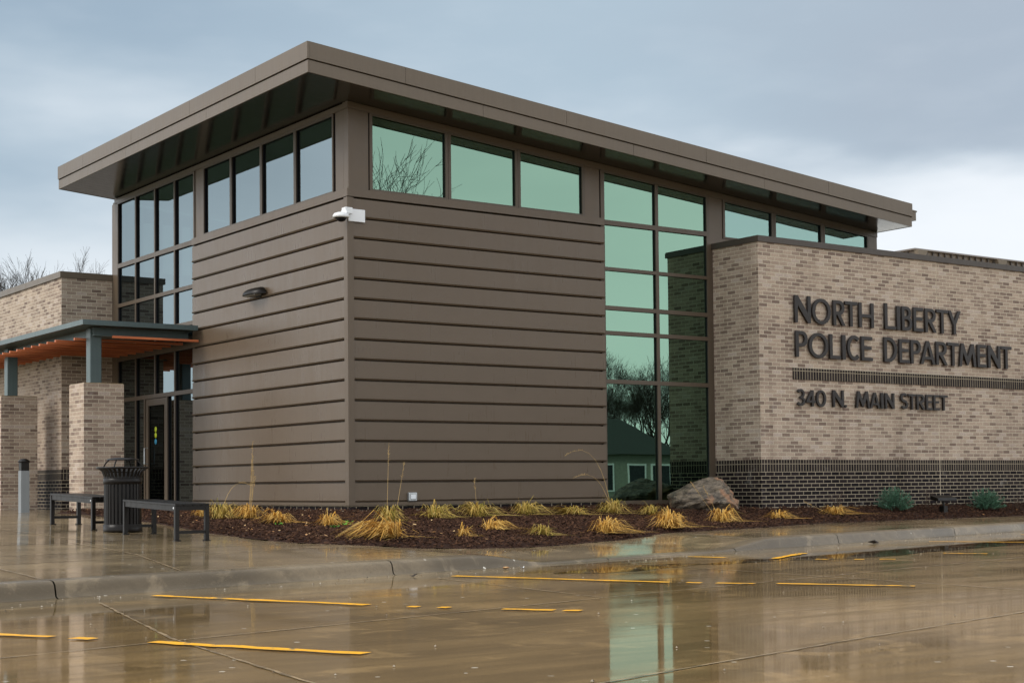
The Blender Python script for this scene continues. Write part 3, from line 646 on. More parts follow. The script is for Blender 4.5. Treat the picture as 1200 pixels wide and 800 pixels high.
def letter(c, x0, x1, z0, h, s, parent):
    cu = bpy.data.curves.new('letter', 'CURVE'); cu.dimensions = '2D'; cu.fill_mode = 'BOTH'; cu.extrude = 0.017; cu.bevel_depth = 0.003; cu.bevel_resolution = 1; cu.offset = -0.003
    for poly in glyph(c, x1-x0, h, s):
        sp = cu.splines.new('POLY'); sp.points.add(len(poly)-1); sp.use_cyclic_u = True
        for p, q in zip(sp.points, poly): p.co = (q[0], q[1], 0, 1)
    tmp = bpy.data.objects.new('tmp', cu); COL.objects.link(tmp)
    bpy.context.view_layer.update()
    me = bpy.data.meshes.new_from_object(tmp.evaluated_get(bpy.context.evaluated_depsgraph_get()))
    bpy.data.objects.remove(tmp); bpy.data.curves.remove(cu)
    me.transform(Matrix.Rotation(R(90), 4, 'X')); me.materials.clear(); me.materials.append(M['letter'])
    o = bpy.data.objects.new('letter', me); COL.objects.link(o); o.parent = parent
    o.location = Vector((x0, FY-0.046, z0))-WL[parent.name]
def signline(label, letters, z0, h, s, hfirst):
    t = thing('wall_lettering', (letters[0][1], FY-.05, z0), label, 'sign', 'raised letters on the brick wing')
    for i, (c, a, b) in enumerate(letters):
        letter(c, a, b, z0, hfirst if i == 0 or (c, i) in FIRST else h, s, t)
FIRST = {('L', 5), ('D', 6), ('N', 3), ('M', 5), ('S', 9)}
signline('top line of dark raised letters reading NORTH LIBERTY on the tan brick wall',
         [('N', 8.217, 8.615), ('O', 8.650, 9.125), ('R', 9.188, 9.50), ('T', 9.495, 9.815), ('H', 9.861, 10.255), ('L', 10.554, 10.86), ('I', 10.884, 10.974), ('B', 11.024, 11.311), ('E', 11.35, 11.63), ('R', 11.679, 12.007), ('T', 12.007, 12.345), ('Y', 12.345, 12.723)], 3.018, 0.448, 0.074, 0.478)
signline('middle line of dark raised letters reading POLICE DEPARTMENT, above the dark brick stripe',
         [('P', 8.229, 8.524), ('O', 8.556, 9.046), ('L', 9.083, 9.365), ('I', 9.404, 9.494), ('C', 9.537, 9.862), ('E', 9.909, 10.21), ('D', 10.522, 10.873), ('E', 10.934, 11.225), ('P', 11.258, 11.545), ('A', 11.530, 11.952), ('R', 11.978, 12.310), ('T', 12.310, 12.648), ('M', 12.652, 13.160), ('E', 13.199, 13.477), ('N', 13.526, 13.906), ('T', 13.93, 14.257)], 2.415, 0.440, 0.074, 0.458)
signline('small dark letters reading 340 N. MAIN STREET under the dark brick stripe',
         [('3', 8.226, 8.440), ('4', 8.464, 8.704), ('0', 8.721, 8.970), ('N', 9.144, 9.425), ('.', 9.440, 9.510), ('M', 9.742, 10.111), ('A', 10.115, 10.386), ('I', 10.411, 10.475), ('N', 10.522, 10.778), ('S', 10.950, 11.150), ('T', 11.163, 11.380), ('R', 11.400, 11.631), ('E', 11.664, 11.85), ('E', 11.880, 12.050), ('T', 12.060, 12.288)], 1.557, 0.288, 0.051, 0.305)

# ------------------------------------------------------------------ entrance canopy and its pillars
def pillar(x, y, zt, label):
    o = thing('brick_pillar', (x+.355, y+.355, -0.2), label, 'pillar', 'brick pillars under the canopy')
    m = MB(); m.box((x, y, -0.30), (x+.711, y+.711, zt)); m.build('brick_shaft', M['brick'], o, True)
    m = MB(); m.box((x+.01, y+.01, zt+.001), (x+.70, y+.70, zt+.014)); m.build('mortar_cap', M['joint'], o)
pillar(-2.10, 5.40, 2.035, 'square tan brick pillar carrying the canopy post, behind the far bench')
pillar(-2.10, 9.90, 2.05, 'square brick pillar at the left edge of the picture, behind the grey bollard')
can = thing('entrance_canopy', (-1.1, 7.5, 2.0), 'grey teal steel entrance canopy with orange wooden slats beside the glass doors', 'canopy')
CX0, CX1, CY0, CY1 = -2.19, -0.10, 5.20, 17.0
m = MB()
m.box((CX0, CY0, 3.015), (CX1, CY0+.05, 3.10)); m.box((CX0, CY0+.05, 3.015), (CX0+.05, CY1, 3.10)); m.box((CX1-.05, CY0+.05, 3.015), (CX1, 9.5, 3.10)); m.build('fascia', M['teal_steel'], can)
B('roof_panel', M['teal_steel'], can, (CX0+.05, CY0+.05, 3.03), (CX1-.05, 9.5, 3.085))
B('roof_panel', M['teal_steel'], can, (CX0+.05, 9.51, 3.03), (-1.10, CY1, 3.085))
m = MB(); m.box((-1.87, 5.58, 2.875), (CX1-.02, 5.60, 3.012)); m.box((-1.87, 5.53, 3.0), (CX1-.02, 5.65, 3.012)); m.box((-1.87, 5.53, 2.868), (CX1-.02, 5.65, 2.880)); m.build('beam', M['teal_steel'], can)
m = MB(); m.box((-1.79, 5.90, 2.875), (-1.77, CY1, 3.012)); m.box((-1.84, 5.90, 2.868), (-1.72, CY1, 2.880)); m.build('beam', M['teal_steel'], can)
for yy in (5.65, 10.16): B('post', M['teal_steel'], can, (-1.895, yy, 2.036 if yy < 6 else 2.051), (-1.69, yy+.205, 3.005), bevel=0.012)
for i in range(27):
    y = 5.30 if i == 0 else (5.98 if i == 1 else 6.10+(i-1)*0.42)
    x1 = -0.045 if y < 9.4 else -1.08
    B('slat', M['wood'], can, (-2.20 if i > 1 else (-1.62 if i == 0 else -2.05), y, 2.818), (x1, y+.055, 2.860), bevel=0.003)

# ------------------------------------------------------------------ wall fixtures
t = thing('wall_lamp', (0, 2.96, 3.42), 'black half dome wall lamp on the left siding', 'wall lamp')
m = MB(); m.box((-0.07, 2.82, 3.36), (-0.031, 2.98, 3.53)); m.build('mount', M['black'], t, bevel=.008)
m = MB(); rows = []
for i in range(9):
    a = math.pi/2*i/8; rows.append([(-0.07-0.20*math.sin(a)*math.sin(b*math.pi/12), 2.95-0.34*math.cos(b*math.pi/12)*(0.55+0.45*math.sin(a)), 3.40+0.12*math.cos(a)) for b in range(13)])
m.grid(rows, True); m.face(rows[-1]); m.build('hood', M['black'], t)
B('lens', M['lens'], t, (-0.20, 2.75, 3.385), (-0.075, 3.15, 3.398))
t = thing('security_camera', (0, 0, 4.27), 'white dome security camera at the corner of the siding under the windows', 'security camera')
m = MB(); m.box((-0.04, -0.075, 4.195), (0.245, -0.034, 4.385)); m.build('corner_plate', M['white'], t, bevel=.006)
m = MB(); m.box((-0.15, -0.17, 4.285), (-0.02, -0.05, 4.385)); m.tube([(-0.10, -0.12, 4.30), (-0.16, -0.14, 4.30)], 0.06, 12); m.build('arm', M['white'], t, bevel=.012)
m = MB(); m.lathe([(0.0, 0.05), (0.06, 0.048), (0.105, 0.03), (0.125, 0.0), (0.125, -0.03), (0.10, -0.034)], (-0.19, -0.11, 4.255), 28); m.build('housing', M['white'], t)
m = MB(); m.lathe([(0.080, 0.0), (0.074, -0.022), (0.056, -0.044), (0.025, -0.057), (0.001, -0.060)], (-0.19, -0.11, 4.222), 24); m.build('dome', M['smoke'], t)
t = thing('outlet_box', (1.05, -0.03, 0.07), 'small pale weatherproof outlet box low on the siding right of the corner', 'outlet')
m = MB(); m.box((0.975, -0.085, 0.0), (1.125, -0.031, 0.135)); m.build('cover', M['galv'], t, bevel=.012)
m = MB(); m.box((1.0, -0.10, 0.035), (1.09, -0.086, 0.10)); m.build('latch', M['white'], t, bevel=.005)

# ------------------------------------------------------------------ benches, bin, bollard
def bench(yc, label):
    x0, x1, y0, y1 = -4.28, -3.86, yc-.80, yc+.80
    zb = {(x, y): T(x, y) for x in (x0, x1) for y in (y0, y1)}; zt = T(-4.07, yc)+0.43
    o = thing('bench', (-4.07, yc, zt-.43), label, 'bench', 'black backless benches')
    sl = (T(-4.07, y1)-T(-4.07, y0))/(y1-y0)
    zz_ = lambda y: zt+sl*(y-yc)
    def sb(m, xa, xb, ya, yb, lo, hi): m.hexa([(xa, ya, zz_(ya)+lo), (xb, ya, zz_(ya)+lo), (xb, yb, zz_(yb)+lo), (xa, yb, zz_(yb)+lo), (xa, ya, zz_(ya)+hi), (xb, ya, zz_(ya)+hi), (xb, yb, zz_(yb)+hi), (xa, yb, zz_(yb)+hi)])
    m = MB()
    for i in range(4): xa = x0+i*0.1065; sb(m, xa, xa+.100, y0, y1, -.026, 0)
    m.build('seat', M['black'], o, bevel=.004)
    m = MB(); sb(m, x0+.008, x0+.03, y0+.05, y1-.05, -.085, -.027); sb(m, x1-.03, x1-.008, y0+.05, y1-.05, -.085, -.027); sb(m, x0+.05, x1-.05, y0+.005, y0+.03, -.075, -.027); sb(m, x0+.05, x1-.05, y1-.03, y1-.005, -.075, -.027); m.build('apron', M['black'], o)
    for xa in (x0, x1-.05):
        for ya in (y0, y1-.05):
            m = MB(); z0 = T(xa, ya); m.box((xa, ya, z0+.006), (xa+.05, ya+.05, zz_(ya)-.028))
            lg = m.build('leg', M['black'], o, bevel=.004)
            m = MB(); m.box((xa-.012, ya-.012, z0-.004), (xa+.062, ya+.062, z0+.006)); m.lathe([(0.010, 0.006), (0.010, 0.014), (0.001, 0.016)], (xa+.068 if xa < -4.1 else xa-.016, ya+.02, z0), 8); m.build('foot_plate', M['black'], lg)
    for ya in (y0+.01, y1-.04): m = MB(); z0 = T(-4.07, ya)+.085; m.box((x0+.05, ya, z0), (x1-.05, ya+.03, z0+.035)); m.build('stretcher', M['black'], o)
    m = MB(); m.lathe([(0.013, -0.006), (0.013, 0.004), (0.001, 0.006)], (0, 0, 0), 10)
    m.v = [(x0+.002-z, y0+.055+x, zz_(y0)-.05+y) for x, y, z in m.v]; m.build('label_disc', M['white'], o)
bench(-2.70, 'nearest black metal bench, right of the slatted bin')
bench(-0.06, 'far black metal bench in front of the brick pillar, left of the bin')
cx, cy = -4.05, -1.32; cz = T(cx, cy)
t = thing('litter_bin', (cx, cy, cz), 'black slatted metal litter bin with flared rim between the two benches', 'litter bin')
m = MB()
for i in range(30):
    a = 2*math.pi*i/30; ca, sa = math.cos(a), math.sin(a); pr = [(0.232, 0.085), (0.232, 0.62), (0.236, 0.70), (0.262, 0.765), (0.305, 0.80), (0.318, 0.808)]
    for (ra, za), (rb, zb) in zip(pr[:-1], pr[1:]): 
        tx, ty = -sa*0.016, ca*0.016; th = 0.007
        m.hexa([(cx+ra*ca-tx, cy+ra*sa-ty, cz+za), (cx+ra*ca+tx, cy+ra*sa+ty, cz+za), (cx+(ra-th)*ca+tx, cy+(ra-th)*sa+ty, cz+za), (cx+(ra-th)*ca-tx, cy+(ra-th)*sa-ty, cz+za),
                (cx+rb*ca-tx, cy+rb*sa-ty, cz+zb), (cx+rb*ca+tx, cy+rb*sa+ty, cz+zb), (cx+(rb-th)*ca+tx, cy+(rb-th)*sa+ty, cz+zb), (cx+(rb-th)*ca-tx, cy+(rb-th)*sa-ty, cz+zb)])
m.build('slat_cage', M['black'], t)
m = MB(); m.lathe([(0.20, 0.0), (0.238, 0.0), (0.242, 0.02), (0.242, 0.095), (0.225, 0.10)], (cx, cy, cz), 40); m.lathe([(0.225, 0.60), (0.241, 0.605), (0.241, 0.675), (0.228, 0.68)], (cx, cy, cz), 40); m.build('band', M['black'], t)
m = MB(); m.tube([(cx+0.318*math.cos(2*math.pi*i/36), cy+0.318*math.sin(2*math.pi*i/36), cz+.808) for i in range(37)], 0.013, 8, caps=False); m.build('rim', M['black'], t)
m = MB(); m.lathe([(0.0, 0.05), (0.19, 0.05), (0.20, 0.74), (0.175, 0.745), (0.17, 0.3)], (cx, cy, cz), 28); m.build('liner', M['dark'], t)
m = MB(); m.lathe([(0.205, 0.908), (0.19, 0.922), (0.10, 0.936), (0.0, 0.94)], (cx, cy, cz), 32)
for i in range(4):
    a = math.pi/4+i*math.pi/2; m.tube([(cx+.27*math.cos(a), cy+.27*math.sin(a), cz+.80), (cx+.23*math.cos(a), cy+.23*math.sin(a), cz+.87), (cx+.18*math.cos(a), cy+.18*math.sin(a), cz+.915)], 0.009, 6)
m.build('rain_hood', M['black'], t)
bx, by = -2.80, 6.38; bz = T(bx, by)
t = thing('bollard_light', (bx, by, bz), 'grey bollard light with black cap in front of the left pillar', 'bollard')
m = MB(); m.box((bx-.075, by-.075, bz-.02), (bx+.075, by+.075, bz+.72)); m.build('post', M['bollard'], t, bevel=.006)
m = MB(); m.box((bx-.068, by-.068, bz+.722), (bx+.068, by+.068, bz+.86)); m.build('louvre', M['black'], t)
m = MB(); m.lathe([(0.0, 0.0), (0.095, 0.0), (0.10, 0.015), (0.085, 0.04), (0.05, 0.062), (0.0, 0.07)], (bx, by, bz+.862), 24); m.build('cap', M['black'], t)

# ------------------------------------------------------------------ planting bed
EDGE = [(17.5, -0.95), (13.63, -1.86), (9.57, -2.39), (7.01, -2.82), (5.19, -3.47), (3.76, -3.89), (2.44, -4.2), (1.86, -4.32), (1.09, -4.55), (0.0, -4.98), (-0.72, -5.10), (-1.3, -5.09), (-1.98, -4.98), (-2.69, -4.86), (-3.15, -4.35), (-3.25, -3.5), (-3.2, -2.58), (-3.18, -1.91), (-2.95, -0.61), (-2.77, 0.63), (-2.68, 2.33), (-2.72, 3.6), (-2.75, 4.9)]
def seg_d(px, py, a, b):
    dx, dy = b[0]-a[0], b[1]-a[1]; u = max(0, min(1, ((px-a[0])*dx+(py-a[1])*dy)/(dx*dx+dy*dy)))
    return math.hypot(px-a[0]-u*dx, py-a[1]-u*dy)
POLY = EDGE + [(-2.2, 5.1), (-0.02, 5.1), (-0.02, -0.02), (7.39, -0.02), (7.39, -1.14), (17.5, -1.14)]
def inside(x, y):
    c = False; n = len(POLY)
    for i in range(n):
        x1, y1 = POLY[i]; x2, y2 = POLY[(i+1) % n]
        if (y1 > y) != (y2 > y) and x < (x2-x1)*(y-y1)/(y2-y1)+x1: c = not c
    return c
def wall_d(x, y):
    def bd(x0, x1, y0, y1): return math.hypot(max(x0-x, 0, x-x1), max(y0-y, 0, y-y1))
    return min(bd(0, 20, 0, 20), bd(7.4, 30, -1.137, 20))
def edge_d(x, y): return min(seg_d(x, y, a, b) for a, b in zip(EDGE[:-1], EDGE[1:]))
def bedz(x, y):
    de, dw = edge_d(x, y), wall_d(x, y); zw = -0.175 if x < 7 else -0.25
    f = de/(de+dw+1e-6); f = f**1.6
    return T(x, y)*(1-f)+zw*f + 0.035*min(1, de/0.18)
rnd = random.Random(5)
m = MB(); stp = 0.11; idx = {}
from mathutils import noise as mn
nx = int(21.2/stp); ny = int(10.4/stp)
def bedpt(i, j):
    if (i, j) in idx: return idx[(i, j)]
    x, y = -3.5+i*stp, -5.3+j*stp
    z = bedz(x, y) + 0.022*mn.fractal(Vector((x*3.5, y*3.5, 0)), 1.0, 2.0, 3) * min(1, edge_d(x, y)/0.2) 
    m.v.append((x, y, z)); idx[(i, j)] = len(m.v)-1; return idx[(i, j)]
for i in range(nx):
    for j in range(ny):
        x, y = -3.5+(i+.5)*stp, -5.3+(j+.5)*stp
        if wall_d(x, y) < 0.001 or not inside(x, y): continue
        m.f.append((bedpt(i, j), bedpt(i+1, j), bedpt(i+1, j+1), bedpt(i, j+1))); m.sm.append(True)
# ragged edge finished with a skirt of mulch along the kerb line of the bed
rows = []
for a, b in zip(EDGE[:-1], EDGE[1:]):
    L_ = math.dist(a, b); n = max(2, int(L_/0.09))
    for i in range(n):
        u = i/n; x, y = a[0]+(b[0]-a[0])*u, a[1]+(b[1]-a[1])*u; nxv, nyv = (b[1]-a[1])/L_, -(b[0]-a[0])/L_
        j = rnd.uniform(-.02, .02); r_ = []
        for k, (d, hh) in enumerate(((-0.035, -0.015), (-0.01, 0.010), (0.05, 0.008), (0.14, 0.006), (0.26, -0.02))):
            d2 = d+j*(1 if k < 3 else 0); px, py = x+nxv*d2, y+nyv*d2; r_.append((px, py, (T(px, py) if k < 2 else bedz(px, py)-.012)+hh+rnd.uniform(-.006, .006)))
        rows.append(r_)
m.grid(rows, True)
bed = kind(m.build('mulch_bed', M['mulch']), 'structure')
m = MB(); rnd = random.Random(11); n = 0
while n < 24000:
    x = rnd.uniform(-3.3, 16.5); y = rnd.uniform(-5.15, 5.0)
    if wall_d(x, y) < 0.02 or not inside(x, y): continue
    if y > 1 and rnd.random() < .5: continue
    n += 1; l = rnd.uniform(.018, .06); w_ = rnd.uniform(.008, .022); a = rnd.uniform(0, 6.283); ti = rnd.gauss(0, .4); z = bedz(x, y)+rnd.uniform(0.004, .035)
    d = Vector((math.cos(a), math.sin(a), math.tan(max(-1, min(1, ti))))).normalized()*l/2; q = Vector((-math.sin(a), math.cos(a), rnd.uniform(-.5, .5)))*w_/2; u_ = d.cross(q).normalized()*0.006; p = Vector((x, y, z))
    m.hexa([p-d-q-u_, p+d-q-u_, p+d+q-u_, p-d+q-u_, p-d-q*.7+u_, p+d-q*.7+u_, p+d+q*.7+u_, p-d+q*.7+u_])
kind(m.build('mulch_chips', M['chips']), 'stuff')

def tuft(x, y, wd, h, label, mat='straw', n=130, flop=(0, 0), seed=0, stems=()):
    rnd = random.Random(seed*7+3); z = bedz(x, y)+.01; flop = (flop[0]+rnd.gauss(0, .035), flop[1]+rnd.gauss(0, .035)); wd *= rnd.uniform(.9, 1.15)
    o = thing('grass_clump', (x, y, z), label, 'dry grass', 'dry ornamental grass clumps in the mulch bed')
    m = MB()
    for i in range(n):
        a = rnd.uniform(0, 6.283); r0_ = rnd.random()**.5*wd*.16; out_ = wd*rnd.uniform(.15, .62); hh = h*rnd.uniform(.45, 1.12)
        q_ = rnd.random()
        if q_ < .22: out_ *= 1.45; hh *= .45
        elif q_ < .36: out_ *= 2.1; hh *= .16
        elif q_ > .965: out_ *= .8; hh *= 1.4
        d = Vector((math.cos(a), math.sin(a), 0)); p0 = Vector((x, y, z))+d*r0_; fl = Vector((flop[0], flop[1], 0))*rnd.uniform(.5, 1.3)
        p1 = p0+d*out_*.40+Vector((0, 0, hh*.80))+fl*.35; p2 = p0+d*out_*.80+Vector((0, 0, hh*rnd.uniform(.75, 1.15)))+fl*.8; p3 = p0+d*out_*rnd.uniform(1.05, 1.6)+Vector((rnd.gauss(0, .03), rnd.gauss(0, .03), hh*rnd.uniform(.0, .85)))+fl*1.3
        p3.z = max(p3.z, z+.01)
        sd_ = Vector((-d.y, d.x, 0)).lerp(Vector((rnd.uniform(-1, 1), rnd.uniform(-1, 1), .2)), .4).normalized(); bw = rnd.uniform(.0035, .0075)
        P_ = [p0, p1, p2, p3]; W_ = [bw*.8, bw, bw*.8, bw*.2]
        m.grid([[p-sd_*q, p+sd_*q] for p, q in zip(P_, W_)], False)
    m.build('leaves', M[mat], o)
    for (dx, hh, lean, bend) in stems:
        s = MB(); pts = []
        for i in range(9):
            u = i/8; pts.append((x+dx*.6+lean*u*.8+bend*u*u*.8, y-dx*.3-lean*u*.3-bend*u*u*.4, z+hh*(u if bend == 0 else math.sin(u*2.0)/math.sin(1.57))))
        s.tube(pts, [.0042-.003*i/8 for i in range(9)], 5)
        for i in range(26):
            u = rnd.uniform(.72, 1); k = min(7, int(u*8)); p = Vector(pts[k]).lerp(Vector(pts[k+1]), u*8-k); d = Vector((rnd.uniform(-1, 1), rnd.uniform(-1, 1), rnd.uniform(0.2, 1.4))).normalized()*rnd.uniform(.015, .04)
            s.tube([p, p+d], [.003, .0008], 3)
        s.build('seed_stem', M['stem'], o)
G_ = 'straw_green'
TUFTS = [  # x, y placed by hand on the bed
    (-1.94, 0.99, 0.22, 0.14, 'small dry clump half hidden behind the right legs of the near bench', 'straw', 90, (0, 0), ()),
    (-1.96, 0.32, 0.34, 0.21, 'dry grass clump right of the near bench with one drooping seed head', G_, 170, (.02, -.05), ((.02, .52, .20, .30),)),
    (-1.68, -0.08, 0.3, 0.2, 'dry grass clump with tall upright bundle of seed stems left of the building corner', 'straw', 150, (0, 0), ((.0, 1.10, .05, 0), (.03, .92, .03, 0), (-.03, .8, .06, 0), (.02, .7, .05, 0), (-.01, .62, .1, 0))),
    (-1.87, -1.37, 0.38, 0.15, 'flattened golden clump below the left siding, left of the round one', 'straw', 150, (-.12, -.06), ()),
    (-1.65, -2.33, 0.26, 0.15, 'round golden clump just left of the building corner', 'straw', 120, (0, 0), ()),
    (-0.63, -2.18, 0.26, 0.2, 'clump with two tall seed stems just right of the building corner', G_, 130, (0, 0), ((-.06, 1.05, .04, 0), (.10, .80, .16, 0))),
    (-1.85, -4.3, 0.5, 0.22, 'largest golden clump, flopped towards the kerb in front of the corner', 'straw', 260, (-.34, -.10), ()),
    (0.33, -1.79, 0.34, 0.18, 'spiky clump under the outlet box on the siding', G_, 150, (.03, 0), ()),
    (1.2, -1.6, 0.4, 0.19, 'greenish clump with a spike under the middle of the right siding', G_, 190, (.02, -.03), ((0, .55, -.05, 0),)),
    (2.16, -1.43, 0.4, 0.17, 'greenish clump along the right siding, third from the glass wall', G_, 180, (.06, -.02), ()),
    (3.01, -1.54, 0.42, 0.13, 'broad low greenish clump at the right end of the siding', G_, 180, (-.1, .0), ()),
    (3.82, -1.49, 0.34, 0.2, 'clump with a long arching seed stem at the left foot of the glass wall', G_, 170, (0, 0), ((-.02, 1.0, -.30, -.55), (-.02, .62, -.3, -.4))),
    (0.02, -3.61, 0.27, 0.13, 'orange clump in the middle of the bed, behind a smaller one', 'straw', 100, (.12, -.05), ()),
    (-0.83, -4.25, 0.16, 0.11, 'smallest orange clump in the middle of the bed near the kerb', 'straw', 70, (.03, -.03), ()),
    (0.44, -4.25, 0.24, 0.13, 'pale sheared clump near the bed edge, left of the glass reflection', G_, 110, (-.06, 0), ()),
    (1.6, -4.05, 0.34, 0.19, 'bushy orange clump in front of the glass wall by the bed edge', 'straw', 180, (.02, -.06), ()),
    (4.45, -1.69, 0.3, 0.14, 'low greenish clump against the boulder, on its left', G_, 130, (-.08, 0), ()),
    (2.87, -3.9, 0.36, 0.22, 'round orange clump in front of the boulder', 'straw', 220, (-.02, -.04), ()),
    (4.71, -3.0, 0.36, 0.19, 'orange clump right of the boulder with two thin stems leaning left', 'straw', 170, (.05, -.03), ((-.05, .62, -.55, 0), (0, .55, -.35, 0))),
    (6.39, -2.5, 0.32, 0.12, 'low orange clump in front of the brick corner', 'straw', 120, (.05, 0), ()),
    (8.34, -1.95, 0.45, 0.13, 'flat wide orange clump under the address letters, left of the first blue shrub', 'straw', 150, (-.1, 0), ((-.1, .22, -.6, 0),)),
]
for i, (x, y, wd, h, lab, mt, n, fl, stm) in enumerate(TUFTS): tuft(x, y, wd, h, lab, mt, int(n*1.3), fl, i, stm)

def shrub(x, y, wd, h, label, seed):
    rnd = random.Random(seed); z = bedz(x, y); o = thing('spruce_shrub', (x, y, z), label, 'shrub', 'dwarf blue spruces by the brick wall'); m = MB(); st_ = MB()
    for i in range(230):
        a = rnd.uniform(0, 6.283); e = rnd.uniform(0.05, 1.45); rr = rnd.uniform(.62, 1.10)
        tip = Vector((math.cos(a)*math.cos(e)*wd/2*rr, math.sin(a)*math.cos(e)*wd/2*rr, (.12+.88*math.sin(e))*h*rr)); base = tip*rnd.uniform(.35, .6); base.z *= .8
        c0 = Vector((x, y, z)); st_.tube([c0+base*.2, c0+tip*.95], [.005, .002], 3); ax = (tip-base).normalized()
        for k in range(46):
            u = rnd.random(); p = c0+base.lerp(tip, u); d = (ax*.8+Vector((rnd.uniform(-1, 1), rnd.uniform(-1, 1), rnd.uniform(-.8, 1)))).normalized()*rnd.uniform(.02, .04); q = d.cross(Vector((rnd.uniform(-1, 1), rnd.uniform(-1, 1), 1))).normalized()*.0035
            m.face([p-q*1.7, p+q*1.7, p+d])
    m.build('needles', M['spruce'], o); st_.build('stems', M['twig'], o)
shrub(10.30, -1.55, .76, .42, 'dwarf blue spruce left of the black ground floodlight', 3)
shrub(12.95, -1.52, .72, .40, 'dwarf blue spruce right of the black ground floodlight', 4)
def twigs(x, y, h, label, seed):
    rnd = random.Random(seed); z = bedz(x, y); o = thing('bare_shrub', (x, y, z), label, 'shrub', 'leafless twiggy shrubs by the brick wall'); m = MB()
    for i in range(9):
        a = rnd.uniform(0, 6.283); p = Vector((x, y, z)); d = Vector((math.cos(a)*.3, math.sin(a)*.3, 1)).normalized()
        pts = [p]
        for k in range(4): d = (d+Vector((rnd.uniform(-.3, .3), rnd.uniform(-.3, .3), .1))).normalized(); pts.append(pts[-1]+d*h/4*rnd.uniform(.7, 1.1))
        m.tube(pts, [.005, .004, .003, .002, .001], 4)
        for k in range(1, 4):
            for q in range(2): dd = Vector((rnd.uniform(-1, 1), rnd.uniform(-1, 1), .8)).normalized()*h*.2; m.tube([pts[k], pts[k]+dd], [.0025, .001], 3)
    m.build('branches', M['twig'], o)
twigs(8.95, -1.45, .38, 'leafless twiggy shrub by the brick wall, below the address letters', 5)
twigs(11.35, -1.42, .40, 'leafless twiggy shrub just left of the black ground floodlight', 6)
twigs(14.0, -1.45, .32, 'leafless twiggy shrub at the right edge of the bed, right of the second blue spruce', 7)
fx, fy = 11.35, -1.80; fz = bedz(fx, fy)
t = thing('ground_floodlight', (fx, fy, fz), 'black T shaped floodlight on a short post between the blue spruces', 'floodlight')
m = MB(); m.box((fx-.055, fy-.055, fz-.05), (fx+.055, fy+.055, fz+.14)); m.build('post', M['black'], t, bevel=.01)
m = MB(); m.tube([(fx, fy, fz+.14), (fx, fy, fz+.24)], .022, 10); m.build('knuckle', M['black'], t)
m = MB(); m.hexa([(fx-.26, fy-.10, fz+.225), (fx+.26, fy-.10, fz+.225), (fx+.26, fy+.08, fz+.245), (fx-.26, fy+.08, fz+.245), (fx-.27, fy-.09, fz+.285), (fx+.27, fy-.09, fz+.285), (fx+.27, fy+.09, fz+.335), (fx-.27, fy+.09, fz+.335)]); m.build('lamp_head', M['black'], t, bevel=.012)
# boulder
bx0, by0 = 6.40, -0.80; bzz = bedz(bx0, by0)
pts = [(-.60, -.22, -.08), (-.62, -.10, .24), (-.57, .25, .26), (-.30, .02, .44), (-.12, .28, .50), (.03, -.02, .545), (.22, .05, .555), (.30, .30, .50), (.40, .02, .40), (.56, .05, .16), (.62, .10, -.08), (.50, .45, .20),
       (-.50, -.42, .20), (-.42, -.50, .0), (-.10, -.54, .22), (.16, -.55, .13), (.40, -.45, .12), (.52, -.32, .02), (.30, -.40, -.1), (-.2, -.42, -.1), (-.5, .45, -.1), (.3, .6, -.1), (.1, .55, .35), (.34, -.25, .30), (-.30, -.38, .33)]
bm = bmesh.new()
for p in pts: bm.verts.new(p)
bmesh.ops.convex_hull(bm, input=list(bm.verts)); bmesh.ops.triangulate(bm, faces=list(bm.faces))
for k in range(4): bmesh.ops.subdivide_edges(bm, edges=[e for e in bm.edges if e.calc_length() > .05], cuts=1, use_grid_fill=True); bmesh.ops.triangulate(bm, faces=list(bm.faces))
bm.normal_update()
for v in bm.verts:
    q = Vector((v.co.x*.7+v.co.z*.5, v.co.y, v.co.z*2.6-v.co.x*.9))
    ledge = mn.noise(Vector((q.x*2.0, q.y*2.0, q.z*4.5))); v.co += v.normal*(0.055*ledge + 0.035*mn.fractal(v.co*5, .9, 2.1, 5))
    if v.co.y < -.2 and v.co.z < .13: v.co.y += .10*min(1, (.13-v.co.z)/.1)
me = bpy.data.meshes.new('boulder'); bm.transform(Matrix.Rotation(R(-35.6), 4, 'Z')); bm.normal_update(); bm.to_mesh(me); bm.free()
me.materials.append(M['rock']); o = bpy.data.objects.new('boulder', me); COL.objects.link(o); o.location = (bx0, by0, bzz-.01)
tag(o, 'grey and rust layered boulder leaning by the glass wall and brick corner', 'boulder')

# small litter on the pavement, leaves in the bed
def leaf(p, s, seed, name, label, mat):
    rnd = random.Random(seed); m = MB(); a = rnd.uniform(0, 6.28); n = 7; c = Vector(p)
    pts = [c+Vector((math.cos(a+i*6.283/n)*s*(1 if i % 2 else .55), math.sin(a+i*6.283/n)*s*(.7 if i % 2 else .45), rnd.uniform(.004, .03)*s*20)) for i in range(n)]
    top = c+Vector((0, 0, .012)); 
    for i in range(n): m.face([pts[i], pts[(i+1) % n], top])
    for i in range(n): m.face([pts[(i+1) % n]-Vector((0, 0, .004)), pts[i]-Vector((0, 0, .004)), c])
    o = m.build(name, mat); return tag(o, label, 'leaf', 'dead leaves and scraps on the ground')
sx, sy = xy(-2.45, -0.35); leaf((sx, sy, LOT+.003), .05, 1, 'dead_leaf', 'rust red leaf lying at the foot of the kerb, left of a white scrap', M['leaf'])
sx, sy = xy(-2.25, -0.40); leaf((sx, sy, LOT+.003), .04, 2, 'paper_scrap', 'small white scrap beside the rust red leaf at the kerb', M['white'])
sx, sy = xy(5.1, -0.45); leaf((sx, sy, LOT+.003), .10, 3, 'dead_leaf', 'dark leaf scrap in the gutter on the right side', M['bark'])
